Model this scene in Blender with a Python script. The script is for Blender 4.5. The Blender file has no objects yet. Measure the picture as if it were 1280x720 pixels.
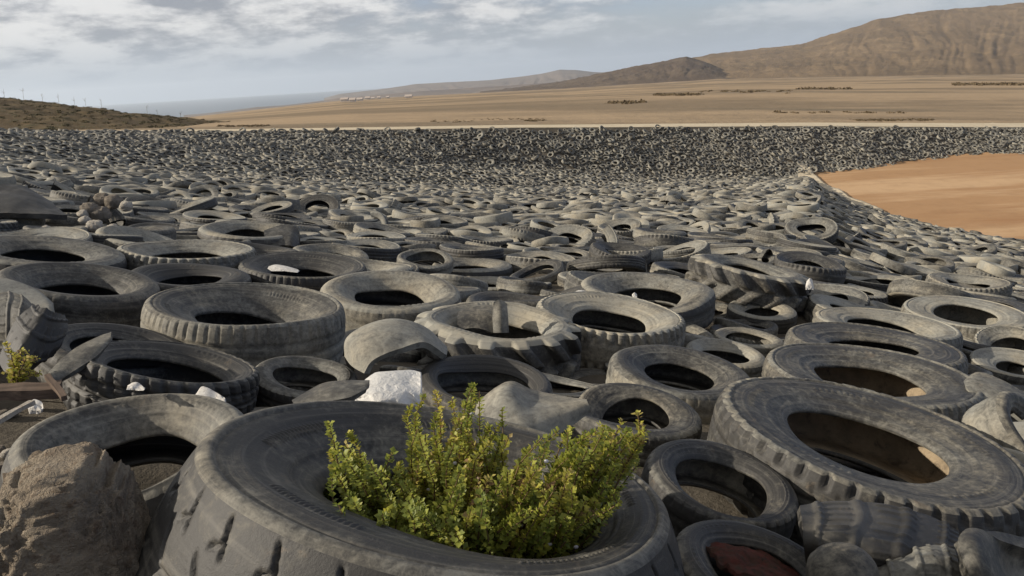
import bpy, math, random
import numpy as np
from mathutils import Matrix, Vector
random.seed(7); rng = np.random.default_rng(7)
sc = bpy.context.scene
COL = sc.collection

# ------------------------------------------------------------------ camera
F = 950.0
PITCH = math.atan((360-95)/F); ROLL = math.radians(3.5)
fw = np.array([0, math.cos(PITCH), -math.sin(PITCH)]); r0 = np.array([1., 0, 0]); u0 = np.cross(r0, fw)
cr, sr = math.cos(ROLL), math.sin(ROLL)
RT = cr*r0-sr*u0; UP = cr*u0+sr*r0
def ray(x, y): return fw+((x-640)/F)*RT-((y-360)/F)*UP
def pq(x, y):
    d = ray(x, y); return d[0]/d[1], d[2]/d[1]          # bearing X/Y and rise Z/Y of the sight line
def at(x, y, Y):
    d = ray(x, y); return d/d[1]*Y
def proj(P):
    z = P@fw; return np.stack([640+F*(P@RT)/z, 360-F*(P@UP)/z], -1)
cam = bpy.data.cameras.new('camera'); co = bpy.data.objects.new('camera', cam); COL.objects.link(co)
cam.sensor_width = 36; cam.lens = 36*F/1280; cam.clip_end = 90000; cam.clip_start = .02
co.matrix_world = Matrix(((RT[0], UP[0], -fw[0], 0), (RT[1], UP[1], -fw[1], 0), (RT[2], UP[2], -fw[2], 0), (0, 0, 0, 1)))
sc.camera = co

# ------------------------------------------------------------------ helpers
def mesh(name, V, Q, mat=None, smooth=True, attrs=None):
    """Q: list of int arrays of quads/tris, each array of one width"""
    if isinstance(Q, np.ndarray): Q = [Q]
    V = np.asarray(V, np.float32)
    me = bpy.data.meshes.new(name)
    me.vertices.add(len(V)); me.vertices.foreach_set('co', V.ravel())
    nl = sum(q.size for q in Q); nf = sum(len(q) for q in Q)
    me.loops.add(nl); me.polygons.add(nf)
    me.loops.foreach_set('vertex_index', np.concatenate([np.asarray(q).ravel() for q in Q]).astype(np.int32))
    st = np.concatenate([np.full(len(q), q.shape[1]) for q in Q]); st = np.r_[0, np.cumsum(st)[:-1]]
    me.polygons.foreach_set('loop_start', st.astype(np.int32))
    me.polygons.foreach_set('use_smooth', np.full(nf, smooth))
    if attrs:
        for k, (dom, a) in attrs.items():
            at_ = me.attributes.new(k, 'FLOAT', dom); at_.data.foreach_set('value', np.asarray(a, np.float32))
    me.update(calc_edges=True); me.validate()
    if mat: me.materials.append(mat)
    return me
def link(name, me, parent=None):
    o = bpy.data.objects.new(name, me); COL.objects.link(o)
    if parent: o.parent = parent
    return o
def tag(o, label=None, cat=None, group=None, kind=None):
    if label: o['label'] = label
    if cat: o['category'] = cat
    if group: o['group'] = group
    if kind: o['kind'] = kind
    return o
def gridq(nu, nv, wrapu=False):
    """quads of a grid whose vertex (i,j) has index i*nv+j"""
    iu = np.arange(nu if wrapu else nu-1); jv = np.arange(nv-1)
    I, J = np.meshgrid(iu, jv, indexing='ij'); I2 = (I+1) % nu
    return np.stack([I*nv+J, I2*nv+J, I2*nv+J+1, I*nv+J+1], -1).reshape(-1, 4)
def vnoise(x, y, seed=0):
    """smooth 2-D value noise in -1..1"""
    xi = np.floor(x).astype(np.int64); yi = np.floor(y).astype(np.int64); fx = x-xi; fy = y-yi
    fx = fx*fx*(3-2*fx); fy = fy*fy*(3-2*fy)
    def h(a, b):
        n = (a*374761393+b*668265263+seed*974634777) & 0xffffffff
        n = ((n ^ (n >> 13))*1274126177) & 0xffffffff
        return ((n ^ (n >> 16)) & 0xffff)/32767.5-1
    return (h(xi, yi)*(1-fx)+h(xi+1, yi)*fx)*(1-fy)+(h(xi, yi+1)*(1-fx)+h(xi+1, yi+1)*fx)*fy
def fbm(x, y, o=4, seed=0):
    s = 0; a = 1.; t = 0
    for i in range(o):
        s = s+a*vnoise(x*2**i+17.3*i, y*2**i-9.1*i, seed+i); t += a; a *= .5
    return s/t
def n3(P, f, seed=0, o=4):
    """cheap 3-D noise from three planes"""
    x, y, z = P[:, 0]*f, P[:, 1]*f, P[:, 2]*f
    return (fbm(x+z*.37, y-z*.41, o, seed)+fbm(y+x*.31, z+x*.23, o, seed+9)+fbm(z-y*.29, x+y*.19, o, seed+18))/1.7

# ------------------------------------------------------------------ materials
class NT:
    def __init__(s, name, world=False):
        if world:
            s.m = bpy.data.worlds.new(name)
        else:
            s.m = bpy.data.materials.new(name)
        s.m.use_nodes = True; s.t = s.m.node_tree; s.t.nodes.clear()
    def n(s, ty, **k):
        nd = s.t.nodes.new(ty)
        for a, v in k.items():
            if a.startswith('i_'):
                key = a[2:].replace('_', ' ')
                nd.inputs[key].default_value = v
            else: setattr(nd, a, v)
        return nd
    def l(s, a, b): s.t.links.new(a, b)
    def math(s, op, a, b=None, clamp=False):
        nd = s.t.nodes.new('ShaderNodeMath'); nd.operation = op; nd.use_clamp = clamp
        for i, v in enumerate((a, b)):
            if v is None: continue
            if isinstance(v, (int, float)): nd.inputs[i].default_value = v
            else: s.l(v, nd.inputs[i])
        return nd.outputs[0]
    def noise(s, vec, scale, detail=5, rough=.6, dist=0):
        nd = s.n('ShaderNodeTexNoise'); nd.inputs['Scale'].default_value = scale; nd.inputs['Detail'].default_value = detail
        nd.inputs['Roughness'].default_value = rough; nd.inputs['Distortion'].default_value = dist
        if vec is not None: s.l(vec, nd.inputs['Vector'])
        return nd.outputs['Fac']
    def ramp(s, f, a, b):
        nd = s.n('ShaderNodeMapRange'); nd.inputs['From Min'].default_value = a; nd.inputs['From Max'].default_value = b
        nd.interpolation_type = 'SMOOTHSTEP'; s.l(f, nd.inputs['Value']); return nd.outputs[0]
    def mix(s, f, a, b):
        nd = s.n('ShaderNodeMix', data_type='RGBA')
        for i, v in ((0, f), (6, a), (7, b)):
            if isinstance(v, (int, float)): nd.inputs[i].default_value = v
            elif isinstance(v, tuple): nd.inputs[i].default_value = (*v, 1)
            else: s.l(v, nd.inputs[i])
        return nd.outputs[2]
    def vecmul(s, v, k):
        nd = s.n('ShaderNodeVectorMath', operation='MULTIPLY'); s.l(v, nd.inputs[0]); nd.inputs[1].default_value = k; return nd.outputs[0]
    def out(s, col, rough=.85, spec=.25, bump=None, dist=.01, strength=.6, **kw):
        b = s.n('ShaderNodeBsdfPrincipled'); o = s.n('ShaderNodeOutputMaterial')
        if isinstance(col, tuple): b.inputs['Base Color'].default_value = (*col, 1)
        else: s.l(col, b.inputs['Base Color'])
        if isinstance(rough, (int, float)): b.inputs['Roughness'].default_value = rough
        else: s.l(rough, b.inputs['Roughness'])
        b.inputs['Specular IOR Level'].default_value = spec
        for k, v in kw.items(): b.inputs[k.replace('_', ' ')].default_value = v
        if bump is not None:
            bn = s.n('ShaderNodeBump'); bn.inputs['Distance'].default_value = dist; bn.inputs['Strength'].default_value = strength
            s.l(bump, bn.inputs['Height']); s.l(bn.outputs[0], b.inputs['Normal'])
        s.l(b.outputs[0], o.inputs[0]); return s.m

DUST = (.258, .252, .218); TAN = (.315, .28, .21); RUB = (.031, .0295, .027)
def rubber(name, bias=0., stuff=False, detail=1.0):
    t = NT(name)
    tc = t.n('ShaderNodeTexCoord')
    if stuff:
        rnd = t.n('ShaderNodeAttribute', attribute_name='tone').outputs['Fac']; vec = tc.outputs['Object']
    else:
        oi = t.n('ShaderNodeObjectInfo'); rnd = oi.outputs['Random']
        ad = t.n('ShaderNodeVectorMath', operation='ADD'); t.l(tc.outputs['Object'], ad.inputs[0])
        cb = t.n('ShaderNodeCombineXYZ'); t.l(t.math('MULTIPLY', rnd, 91.7), cb.inputs[0]); t.l(t.math('MULTIPLY', rnd, 37.1), cb.inputs[2])
        t.l(cb.outputs[0], ad.inputs[1]); vec = ad.outputs[0]
    big = t.noise(vec, 4.5, 5, .62, .4); fine = t.noise(vec, 55, 6, .7); mid = t.noise(vec, 21, 7, .72, .8)
    d = t.math('ADD', t.math('MULTIPLY', big, .42), t.math('MULTIPLY', mid, .58))
    d = t.math('ADD', d, t.math('MULTIPLY', t.math('SUBTRACT', rnd, .5), .34))
    d = t.math('ADD', d, t.math('MULTIPLY', t.math('SUBTRACT', fine, .5), .38))
    rho = t.n('ShaderNodeAttribute', attribute_name='rho').outputs['Fac']
    wear = t.math('MULTIPLY', t.ramp(rho, .885, .93), t.ramp(rho, 1.0, .955))
    d = t.math('ADD', d, t.math('MULTIPLY', wear, .09))
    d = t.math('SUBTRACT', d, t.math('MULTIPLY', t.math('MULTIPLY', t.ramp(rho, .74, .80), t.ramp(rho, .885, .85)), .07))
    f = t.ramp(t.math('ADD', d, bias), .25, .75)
    rgh = t.math('ADD', t.math('MULTIPLY', f, .28), .60)
    dc = t.mix(t.ramp(t.noise(vec, 2.6, 4), .35, .7), DUST, TAN)
    c = t.mix(f, RUB, dc)
    # caked mud and pale scuffs
    mud = t.ramp(t.noise(vec, 9, 6, .7, 1.2), .60, .72)
    c = t.mix(t.math('MULTIPLY', mud, .25), c, (.25, .19, .125))
    scuff = t.ramp(t.noise(vec, 70, 4, .75, 2.5), .66, .76)
    c = t.mix(t.math('MULTIPLY', scuff, .55), c, (.46, .43, .37))
    cbr = t.n('ShaderNodeCombineXYZ'); t.l(t.math('MULTIPLY', rho, 34), cbr.inputs[0]); t.l(t.math('MULTIPLY', rnd, 50), cbr.inputs[1])
    ad2 = t.n('ShaderNodeVectorMath', operation='ADD'); t.l(cbr.outputs[0], ad2.inputs[0]); t.l(t.vecmul(tc.outputs['Object'], (1.6, 1.6, 1.6)), ad2.inputs[1])
    ring = t.noise(ad2.outputs[0], 1.0, 4, .65)
    c = t.mix(t.math('MULTIPLY', t.ramp(ring, .52, .70), .26), c, (.075, .072, .066))
    c = t.mix(t.math('MULTIPLY', t.ramp(ring, .48, .32), .16), c, (.36, .33, .27))
    grit = t.noise(vec, 230, 3, .7)
    h = t.math('ADD', t.math('MULTIPLY', fine, .5), t.math('MULTIPLY', mid, .5)); h = t.math('ADD', h, t.math('MULTIPLY', ring, .45)); h = t.math('ADD', h, t.math('MULTIPLY', grit, .25))
    return t.out(c, rgh, .34, h, .0065*detail, .42)

def earth(name, cols, scales, bumpd, rough=.95, stretch=(1, 1, 1), contrast=(.35, .65), bs=.7):
    """cols: three colours mixed by noise of two scales"""
    t = NT(name); tc = t.n('ShaderNodeTexCoord'); v = t.vecmul(tc.outputs['Object'], stretch)
    a = t.noise(v, scales[0], 8, .62, .3); b = t.noise(v, scales[1], 8, .65, .3)
    c = t.mix(t.ramp(a, *contrast), cols[0], cols[1]); c = t.mix(t.ramp(b, .5, .72), c, cols[2])
    g = t.noise(tc.outputs['Object'], scales[1]*6, 5, .7)
    c = t.mix(t.math('MULTIPLY', t.ramp(g, .45, .8), .35), c, tuple(x*.6 for x in cols[0]))
    return t.out(c, rough, .1, t.math('ADD', g, b), bumpd, bs)

M = {}
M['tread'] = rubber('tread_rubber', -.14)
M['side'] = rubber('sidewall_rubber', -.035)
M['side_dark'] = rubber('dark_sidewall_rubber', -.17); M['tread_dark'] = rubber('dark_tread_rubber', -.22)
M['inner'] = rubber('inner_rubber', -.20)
M['tan_inner'] = earth('sandy_lining', [(.20, .16, .11), (.33, .26, .175), (.10, .08, .06)], (5, 14), .008)
M['far'] = rubber('field_tyre_rubber', .05, stuff=True)
M['dirt'] = earth('dirt', [(.085, .074, .058), (.12, .103, .079), (.06, .052, .041)], (1.2, 6), .03)
M['plain'] = earth('dry_plain', [(.325, .24, .15), (.195, .148, .095), (.135, .112, .077)], (.0085, .02), 1.0, stretch=(.4, 1, 1), contrast=(.45, .56))
M['basin'] = earth('basin_sand', [(.34, .205, .105), (.45, .30, .17), (.27, .145, .07)], (.035, .09), .06, stretch=(.3, 1.3, 1), contrast=(.46, .54))
M['path'] = earth('rim_path', [(.48, .41, .29), (.54, .46, .33), (.40, .33, .22)], (.3, 1.6), .02)
M['mount'] = earth('mountain_soil', [(.185, .132, .078), (.135, .097, .058), (.235, .172, .10)], (.0035, .012), 9.0, stretch=(1, .5, 1))
M['cloud_shaded_hill'] = earth('hill_soil_cloud_shade', [(.075, .055, .04), (.10, .075, .052), (.13, .10, .068)], (.004, .012), 5.0)  # cloud shadow over the spur, painted in as a darker soil colour
M['far_hill'] = earth('far_hill_soil', [(.16, .125, .10), (.12, .10, .085), (.2, .16, .125)], (.0012, .004), 8.0)
M['scrub_hill'] = earth('scrub_slope', [(.085, .062, .036), (.12, .088, .048), (.06, .058, .03)], (.12, .6), .15)

# ------------------------------------------------------------------ terrain
PT = -.15976742, -.14437881        # slope of the tyre field in X and in Y near the camera
G0 = -1.09
ZB = -12.5                         # level of the sandy basin floor
def tab(*rows):
    rows = sorted(rows); return np.array(rows).T
# foot of the far bank / near shore of the basin: (bearing, Y, z)
def row(px, py, Y):
    p, q = pq(px, py); return (p, Y, q*Y)
def shore(px, py):
    p, q = pq(px, py); return (p, ZB/q, ZB)
low = [shore(*a) for a in ((1012, 224), (1030, 240), (1065, 257), (1115, 272), (1170, 287), (1240, 299), (1282, 304))]
upp = [shore(*a) for a in ((1012, 222), (1022, 219), (1075, 214), (1130, 205), (1190, 197), (1280, 193))]
base = [(-1.5, 46, -1.6), (-.9, 47, -2.6), row(0, 196, 48), row(335, 224, 60), row(640, 238, 70), row(830, 231, 77)]
B = tab(*base, *low, (1.0, 40, ZB), (1.5, 32, ZB))
Ft = tab(*[(a, b+(9 if -1 < a < .1 else 4 if a < .3 else 2), c+(1.1 if -1 < a < .1 else .3 if a < .3 else 0)) for a, b, c in base], *upp, (1.0, 88, ZB), (1.5, 86, ZB))
C = tab((-1.5, 76, 0.0), (-.9, 77, -1.4), row(0, 166, 78), row(335, 163.5, 80), row(640, 159.5, 85), row(830, 158.5, 90), row(1010, 157.5, 94), row(1280, 159, 99), (1.0, 102, -11.0), (1.5, 105, -12.2))
RW = 6.0
FARPX = [(-400, 156, 4000), (0, 153, 4000), (240, 146, 4000), (330, 136, 3900), (430, 125, 3600), (520, 120, 3200), (600, 116, 2800), (700, 111, 2300), (800, 105, 2000), (900, 99, 1800), (1000, 97, 1700), (1280, 93, 1600), (1700, 80, 1600)]
FR = tab(*[row(*a) for a in FARPX], (1.6, 1600, -70), (-1.6, 4000, -60))
def cur(T, p, i): return np.interp(p, T[0], T[i])
heroes_res = []      # (x, y, radius, residual)
def ground_z(X, Y, bumps=True):
    X = np.asarray(X, float); Y = np.asarray(Y, float)
    p = np.clip(X/np.maximum(Y, 3), -1.5, 1.5)
    near = G0+PT[0]*X+PT[1]*Y
    z6 = G0+(PT[0]*p+PT[1])*6
    yb, zb, yf, zf, yc, zc = cur(B, p, 1), cur(B, p, 2), cur(Ft, p, 1), cur(Ft, p, 2), cur(C, p, 1), cur(C, p, 2)
    yr = yc+RW; yF, zF = cur(FR, p, 1), cur(FR, p, 2)
    zr = zc-.02
    def seg(y0, z0, y1, z1): return z0+(z1-z0)*np.clip((Y-y0)/np.maximum(y1-y0, .01), 0, 1)
    z = np.where(Y < 6, near, np.where(Y < yb, seg(6, z6, yb, zb), np.where(Y < yf, seg(yb, zb, yf, zf),
        np.where(Y < yc, seg(yf, zf, yc, zc), np.where(Y < yr, seg(yc, zc, yr, zr), seg(yr, zr-.05, yF, zF))))))
    if bumps:
        inp = ((Y < yb-1) | ((Y > yf+.5) & (Y < yc-1)))
        z = z+np.where(inp, .16*fbm(X*.35, Y*.35, 3, 5)*np.clip((Y-5)/6, 0, 1), 0)
        z = z+np.where((Y > yr+6), fbm(X*.02, Y*.02, 4, 31)*np.clip((Y-yr)/600, 0, 1)*1.2, 0)
        if heroes_res:
            num = 0; den = .35
            for hx, hy, hr, res in heroes_res:
                w = np.exp(-((X-hx)**2+(Y-hy)**2)/(hr*.75)**2); num = num+w*res; den = den+w
            z = z+num/den
    return z

# ------------------------------------------------------------------ fit of a circle to its outline in the picture -> real position and tilt
def meas(Cc, n, R=1.0):
    a = np.cross(n, [1, 0, 0]); a = a/np.linalg.norm(a); b = np.cross(n, a)
    t = np.linspace(0, 2*np.pi, 121)[:-1, None]; P = proj(Cc+R*(np.cos(t)*a+np.sin(t)*b))
    mn, mx = P.min(0), P.max(0); c = (mn+mx)/2; h = (mx-mn)/2
    k2 = np.mean((P[:, 0]-P[:, 0].mean())*(P[:, 1]-P[:, 1].mean()))/np.sqrt(P[:, 0].var()*P[:, 1].var())
    return np.array([c[0], c[1], h[0], h[1], k2*h[1]*.8])
def pose(cx, cy, hx, hy, k):
    tgt = np.array([cx, cy, hx, hy, k*hy*.8])
    S = np.array([[hx*hx, k*hx*hy], [k*hx*hy, hy*hy]]); w, V = np.linalg.eigh(S); A = math.sqrt(w[1]); Bb = math.sqrt(w[0])
    v = ray(cx, cy); Cc = v*(F/A); vn = v/np.linalg.norm(v); mi = V[:, 0]
    if mi[1] > 0: mi = -mi
    up = mi[0]*RT-mi[1]*UP; up = up-up@vn*vn; up = up/np.linalg.norm(up)
    q = min(.999, Bb/A); n = -vn*q+up*math.sqrt(1-q*q)
    if n[2] < 0: n = -n
    x = np.r_[Cc, n[0]/n[2], n[1]/n[2]]
    nn = lambda x: np.array([x[3], x[4], 1])/np.linalg.norm([x[3], x[4], 1])
    f = lambda x: meas(x[:3], nn(x))-tgt
    for it in range(18):
        e = f(x); J = np.zeros((5, 5))
        for i in range(5):
            d = np.zeros(5); d[i] = 1e-3; J[:, i] = (f(x+d)-e)/1e-3
        JJ = J.T@J
        x = x+np.clip(np.linalg.solve(JJ+1e-3*np.diag(np.diag(JJ)), -J.T@e), -.3, .3)
    return x[:3], nn(x)

# ------------------------------------------------------------------ tyres
def sm(x, a, b):
    t = np.clip((x-a)/(b-a), 0, 1); return t*t*(3-2*t)
def pattern(kind, th, zn, R):
    """outward displacement (metres) of the tread at angle th and width -1..1"""
    d = np.zeros_like(th+zn); u = th/(2*np.pi)
    def saw(n, off=0): return np.abs(((u*n+off) % 1)-.5)*2            # 1 at the cell edge
    az = np.abs(zn)
    if kind == 'rib':
        for c in (-.42, 0, .42): d = d-.012*(1-sm(np.abs(zn-c), .03, .07))
        d = d-.010*sm(saw(58, .1*np.sin(th*3)), .72, .86)*sm(az, .5, .62)
    elif kind == 'notch':
        for c in (-.3, .3): d = d-.010*(1-sm(np.abs(zn-c), .02, .06))
        d = d-.020*sm(saw(42), .66, .80)*sm(az, .70, .80)
        d = d-.008*sm(saw(42, zn*.6), .84, .93)*(1-sm(az, .66, .74))
    elif kind == 'block':
        d = d-.016*sm(saw(34, np.where(zn > 0, 0, .5)+zn*.5), .62, .78)*sm(az, .12, .2)
        d = d-.014*(1-sm(az, .04, .09))-.012*(1-sm(np.abs(az-.52), .03, .07))
    elif kind == 'lug':
        s = saw(15, np.where(zn > 0, 0, .5)+az*.55)
        d = d+R*.115*(1-sm(s, .34, .50))*sm(az, .05, .15)-.014
    elif kind == 'knob':
        d = d-.022*sm(saw(46, np.where(zn > 0, 0, .5)), .45, .62)*sm(az, .55, .66)-.010*(1-sm(np.abs(az-.5), .04, .1))
    elif kind == 'zig':
        for c in (-.5, 0, .5): d = d-.011*(1-sm(np.abs(zn-c+.06*np.sin(th*60)), .03, .08))
        d = d-.016*sm(saw(50), .70, .82)*sm(az, .78, .86)
    elif kind == 'hero':
        # worn regroovable truck tread: broad shoulder blocks with short slanted cuts
        d = d-.018*sm(saw(26, zn*.5), .90, .955)*sm(zn, .50, .60)*(1-sm(zn, .86, .95))
        d = d-.016*sm(saw(26, .35+zn*.9), .91, .96)*sm(zn, .10, .18)*(1-sm(zn, .40, .48))
        d = d-.010*(1-sm(np.abs(zn-.04), .02, .06))*sm(saw(26, .2), .3, .6)
        d = d-.012*(1-sm(np.abs(zn-.62+.05*np.sin(th*26)), .015, .035))*sm(saw(26, .15+zn*.5), .62, .70)
        d = d-.010*(1-sm(np.abs(zn+.35), .015, .04))
        d = d-.014*sm(saw(26, .6), .93, .965)*sm(-zn, .1, .2)
    else:
        d = d-.005*(1-sm(np.abs(zn-.3), .03, .1))-.005*(1-sm(np.abs(zn+.3), .03, .1))
        d = d-.006*sm(saw(40), .8, .93)*sm(az, .7, .8)
    return d
def paths(b, dish, bulge, low_dish=.25, soft=False):
    """the four pieces of the cross section as (rho, zeta) control points"""
    def side(dish, bulge):
        P = [(.966, .925), (.955, .958), (.942, .985), (.930, 1.0), (.916, 1.003), (.909, .985), (.905, .955), (.898, .95), (.893, .962), (.884, .966)]
        if soft: P = [(.975, .80), (.965, .845), (.952, .885), (.938, .92), (.922, .948), (.905, .97), (.890, .983), (.884, .984)]
        for i in range(1, 25):
            s = i/24; rho = .884+(b-.884)*s
            ridge = .016*math.exp(-((s-.17)/.03)**2)+.020*math.exp(-((s-.62)/.03)**2)-.022*math.exp(-((s-.70)/.035)**2)+.035*math.exp(-((s-.90)/.05)**2)
            P.append((rho, (.984 if soft else .964)-dish*1.15*s**(1.7 if soft else 1.25)+bulge*math.sin(math.pi*s)*(1-.3*s)+ridge))
        zb = P[-1][1]
        pass      # rim flange ring
        P += [(b-.012, zb-.03), (b-.014, zb-.08), (b-.002, zb-.14)]
        return P, zb
    up, zu = side(dish, bulge); lo, zl = side(low_dish, .10)
    lo = [(r, -z) for r, z in lo]
    inn = [(b-.002, zu-.14), (b+.05, zu-.12)]
    for i in range(1, 6):
        s = i/6; rho = b+.05+(.90-b-.05)*s; zu2 = zu-.12+(.84-zu+.12)*s**.8; inn.append((rho, zu2-.0))
    inn += [(.915, .72), (.93, .45), (.935, 0), (.93, -.45), (.915, -.72)]
    for i in range(5, 0, -1):
        s = i/6; rho = b+.05+(.90-b-.05)*s; inn.append((rho, -(zl-.12+(.84-zl+.12)*s**.8)))
    inn += [(b+.05, -zl+.12), (b-.002, -zl+.14)]
    return up, lo, inn
def tyre_meshes(name, R, W, pat='rib', bead=.55, dish=.4, bulge=.05, nth=220, ntz=17, oval=.0, ophi=0., sag=.0, sphi=0., wob=.012, seed=0,
                hole=(0, 0), collapse=None, arc=None, flare=0., fold=None, mats=('tread', 'side', 'inner'), low_dish=.25):
    w = W/2; soft = pat in ('worn', 'lug'); zt = .80 if soft else .925; up, lo, inn = paths(bead, dish, bulge, low_dish, soft); r_ = np.random.default_rng(seed+100)
    ph = r_.uniform(0, 6.28, 12); am = r_.normal(0, 1, 12)
    if arc: th = np.linspace(arc[0], arc[1], nth)
    else: th = np.linspace(0, 2*np.pi, nth, endpoint=False)
    def deform(TH, rho, ze):
        rad = R*rho*(1+oval*np.cos(2*(TH-ophi))+wob*sum(am[i]*np.cos((i+2)*TH+ph[i])/(i+1.5) for i in range(4)))
        wb = np.clip((.93-rho)/(.93-bead), 0, 1)
        rad = rad*(1+flare*np.clip(.9-ze, 0, 2)/1.9)
        z = ze*w*(1+.05*sum(am[i+4]*np.cos((i+1)*TH+ph[i+4])/(i+1) for i in range(3)))
        z = z+R*sag*np.cos(2*(TH-sphi))
        z = z+wb*w*.14*sum(am[i+8]*np.cos((i+1)*TH+ph[i+8])/(i+1) for i in range(3))
        if collapse:
            for c0, wid, amt, rin in collapse:
                g = np.exp(-((np.angle(np.exp(1j*(TH-c0))))/wid)**2)
                z = z-g*amt*w*2*np.clip((ze+1)/2, 0, 1)
                rad = rad*(1-g*rin*np.clip((ze+1)/2, 0, 1))
        if fold:
            g = np.exp(-((np.angle(np.exp(1j*(TH-fold[0]))))/fold[1])**2)*fold[2]*(ze > -.2); rad = rad+g*wb*R*(.93-bead); z = z-g*wb*w*.25
        return np.stack([rad*np.cos(TH)+wb*hole[0]*R, rad*np.sin(TH)+wb*hole[1]*R, z], -1)
    def piece(pts, mat, nm, disp=None, n=None):
        pts = np.array(pts); TH, RH = np.meshgrid(th, pts[:, 0], indexing='ij'); _, ZE = np.meshgrid(th, pts[:, 1], indexing='ij')
        if disp is not None: RH = RH+disp(TH, ZE)/R
        elif nm == 'sidewall': RH = RH+pattern(pat, TH, np.sign(ZE), R)/R*np.clip((RH-.90)/.066, 0, 1)
        if nm == 'sidewall' and nth >= 230:
            s_ = (.884-np.array(pts)[:, 0])/(.884-bead); band = ((s_ > .27) & (s_ < .40))[None]; k_ = int(nth/4); tick = np.where(np.arange(nth) % 4 < 2, 1, 0)[:, None]*(np.sin(np.arange(nth)/nth*6.283*5+seed)[:, None] > .1)
            ZE = ZE+np.sign(ZE)*band*tick*.022
        V = deform(TH, RH, ZE).reshape(-1, 3)
        q = gridq(nth, len(pts), not arc)
        RR = pts[:, 0] if disp is None else .97+.1*pts[:, 1]
        return mesh(nm, V, q[:, ::-1], M[mat], True, {'rho': ('POINT', np.broadcast_to(RR, (nth, len(pts))).ravel())})
    tz = np.linspace(-zt, zt, ntz)
    if pat in ('notch', 'rib', 'block', 'knob', 'zig', 'hero', 'worn', 'lug'):
        tp = [(1-(.025 if soft else .034)*abs(z/zt)**(4 if pat != 'hero' else 2.5), z) for z in tz]
    disp = lambda TH, ZE: pattern(pat, TH, ZE/zt, R)
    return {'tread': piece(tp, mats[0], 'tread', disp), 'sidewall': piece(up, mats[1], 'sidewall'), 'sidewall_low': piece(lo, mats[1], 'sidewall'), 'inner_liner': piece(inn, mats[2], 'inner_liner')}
def frame(Cc, n, twist=0.):
    n = n/np.linalg.norm(n); x = np.array([math.cos(twist), math.sin(twist), 0]); x = x-(x@n)*n; x /= np.linalg.norm(x); y = np.cross(n, x)
    return Matrix(((x[0], y[0], n[0], Cc[0]), (x[1], y[1], n[1], Cc[1]), (x[2], y[2], n[2], Cc[2]), (0, 0, 0, 1)))
def tyre_thing(name, parts, mw, label, group, cat='tyre'):
    e = bpy.data.objects.new(name, None); e.empty_display_size = .1; COL.objects.link(e); e.matrix_world = mw
    tag(e, label, cat, group)
    for k, me in parts.items(): link('sidewall' if k == 'sidewall_low' else k, me, e)
    return e

R90 = math.pi/2
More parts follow.
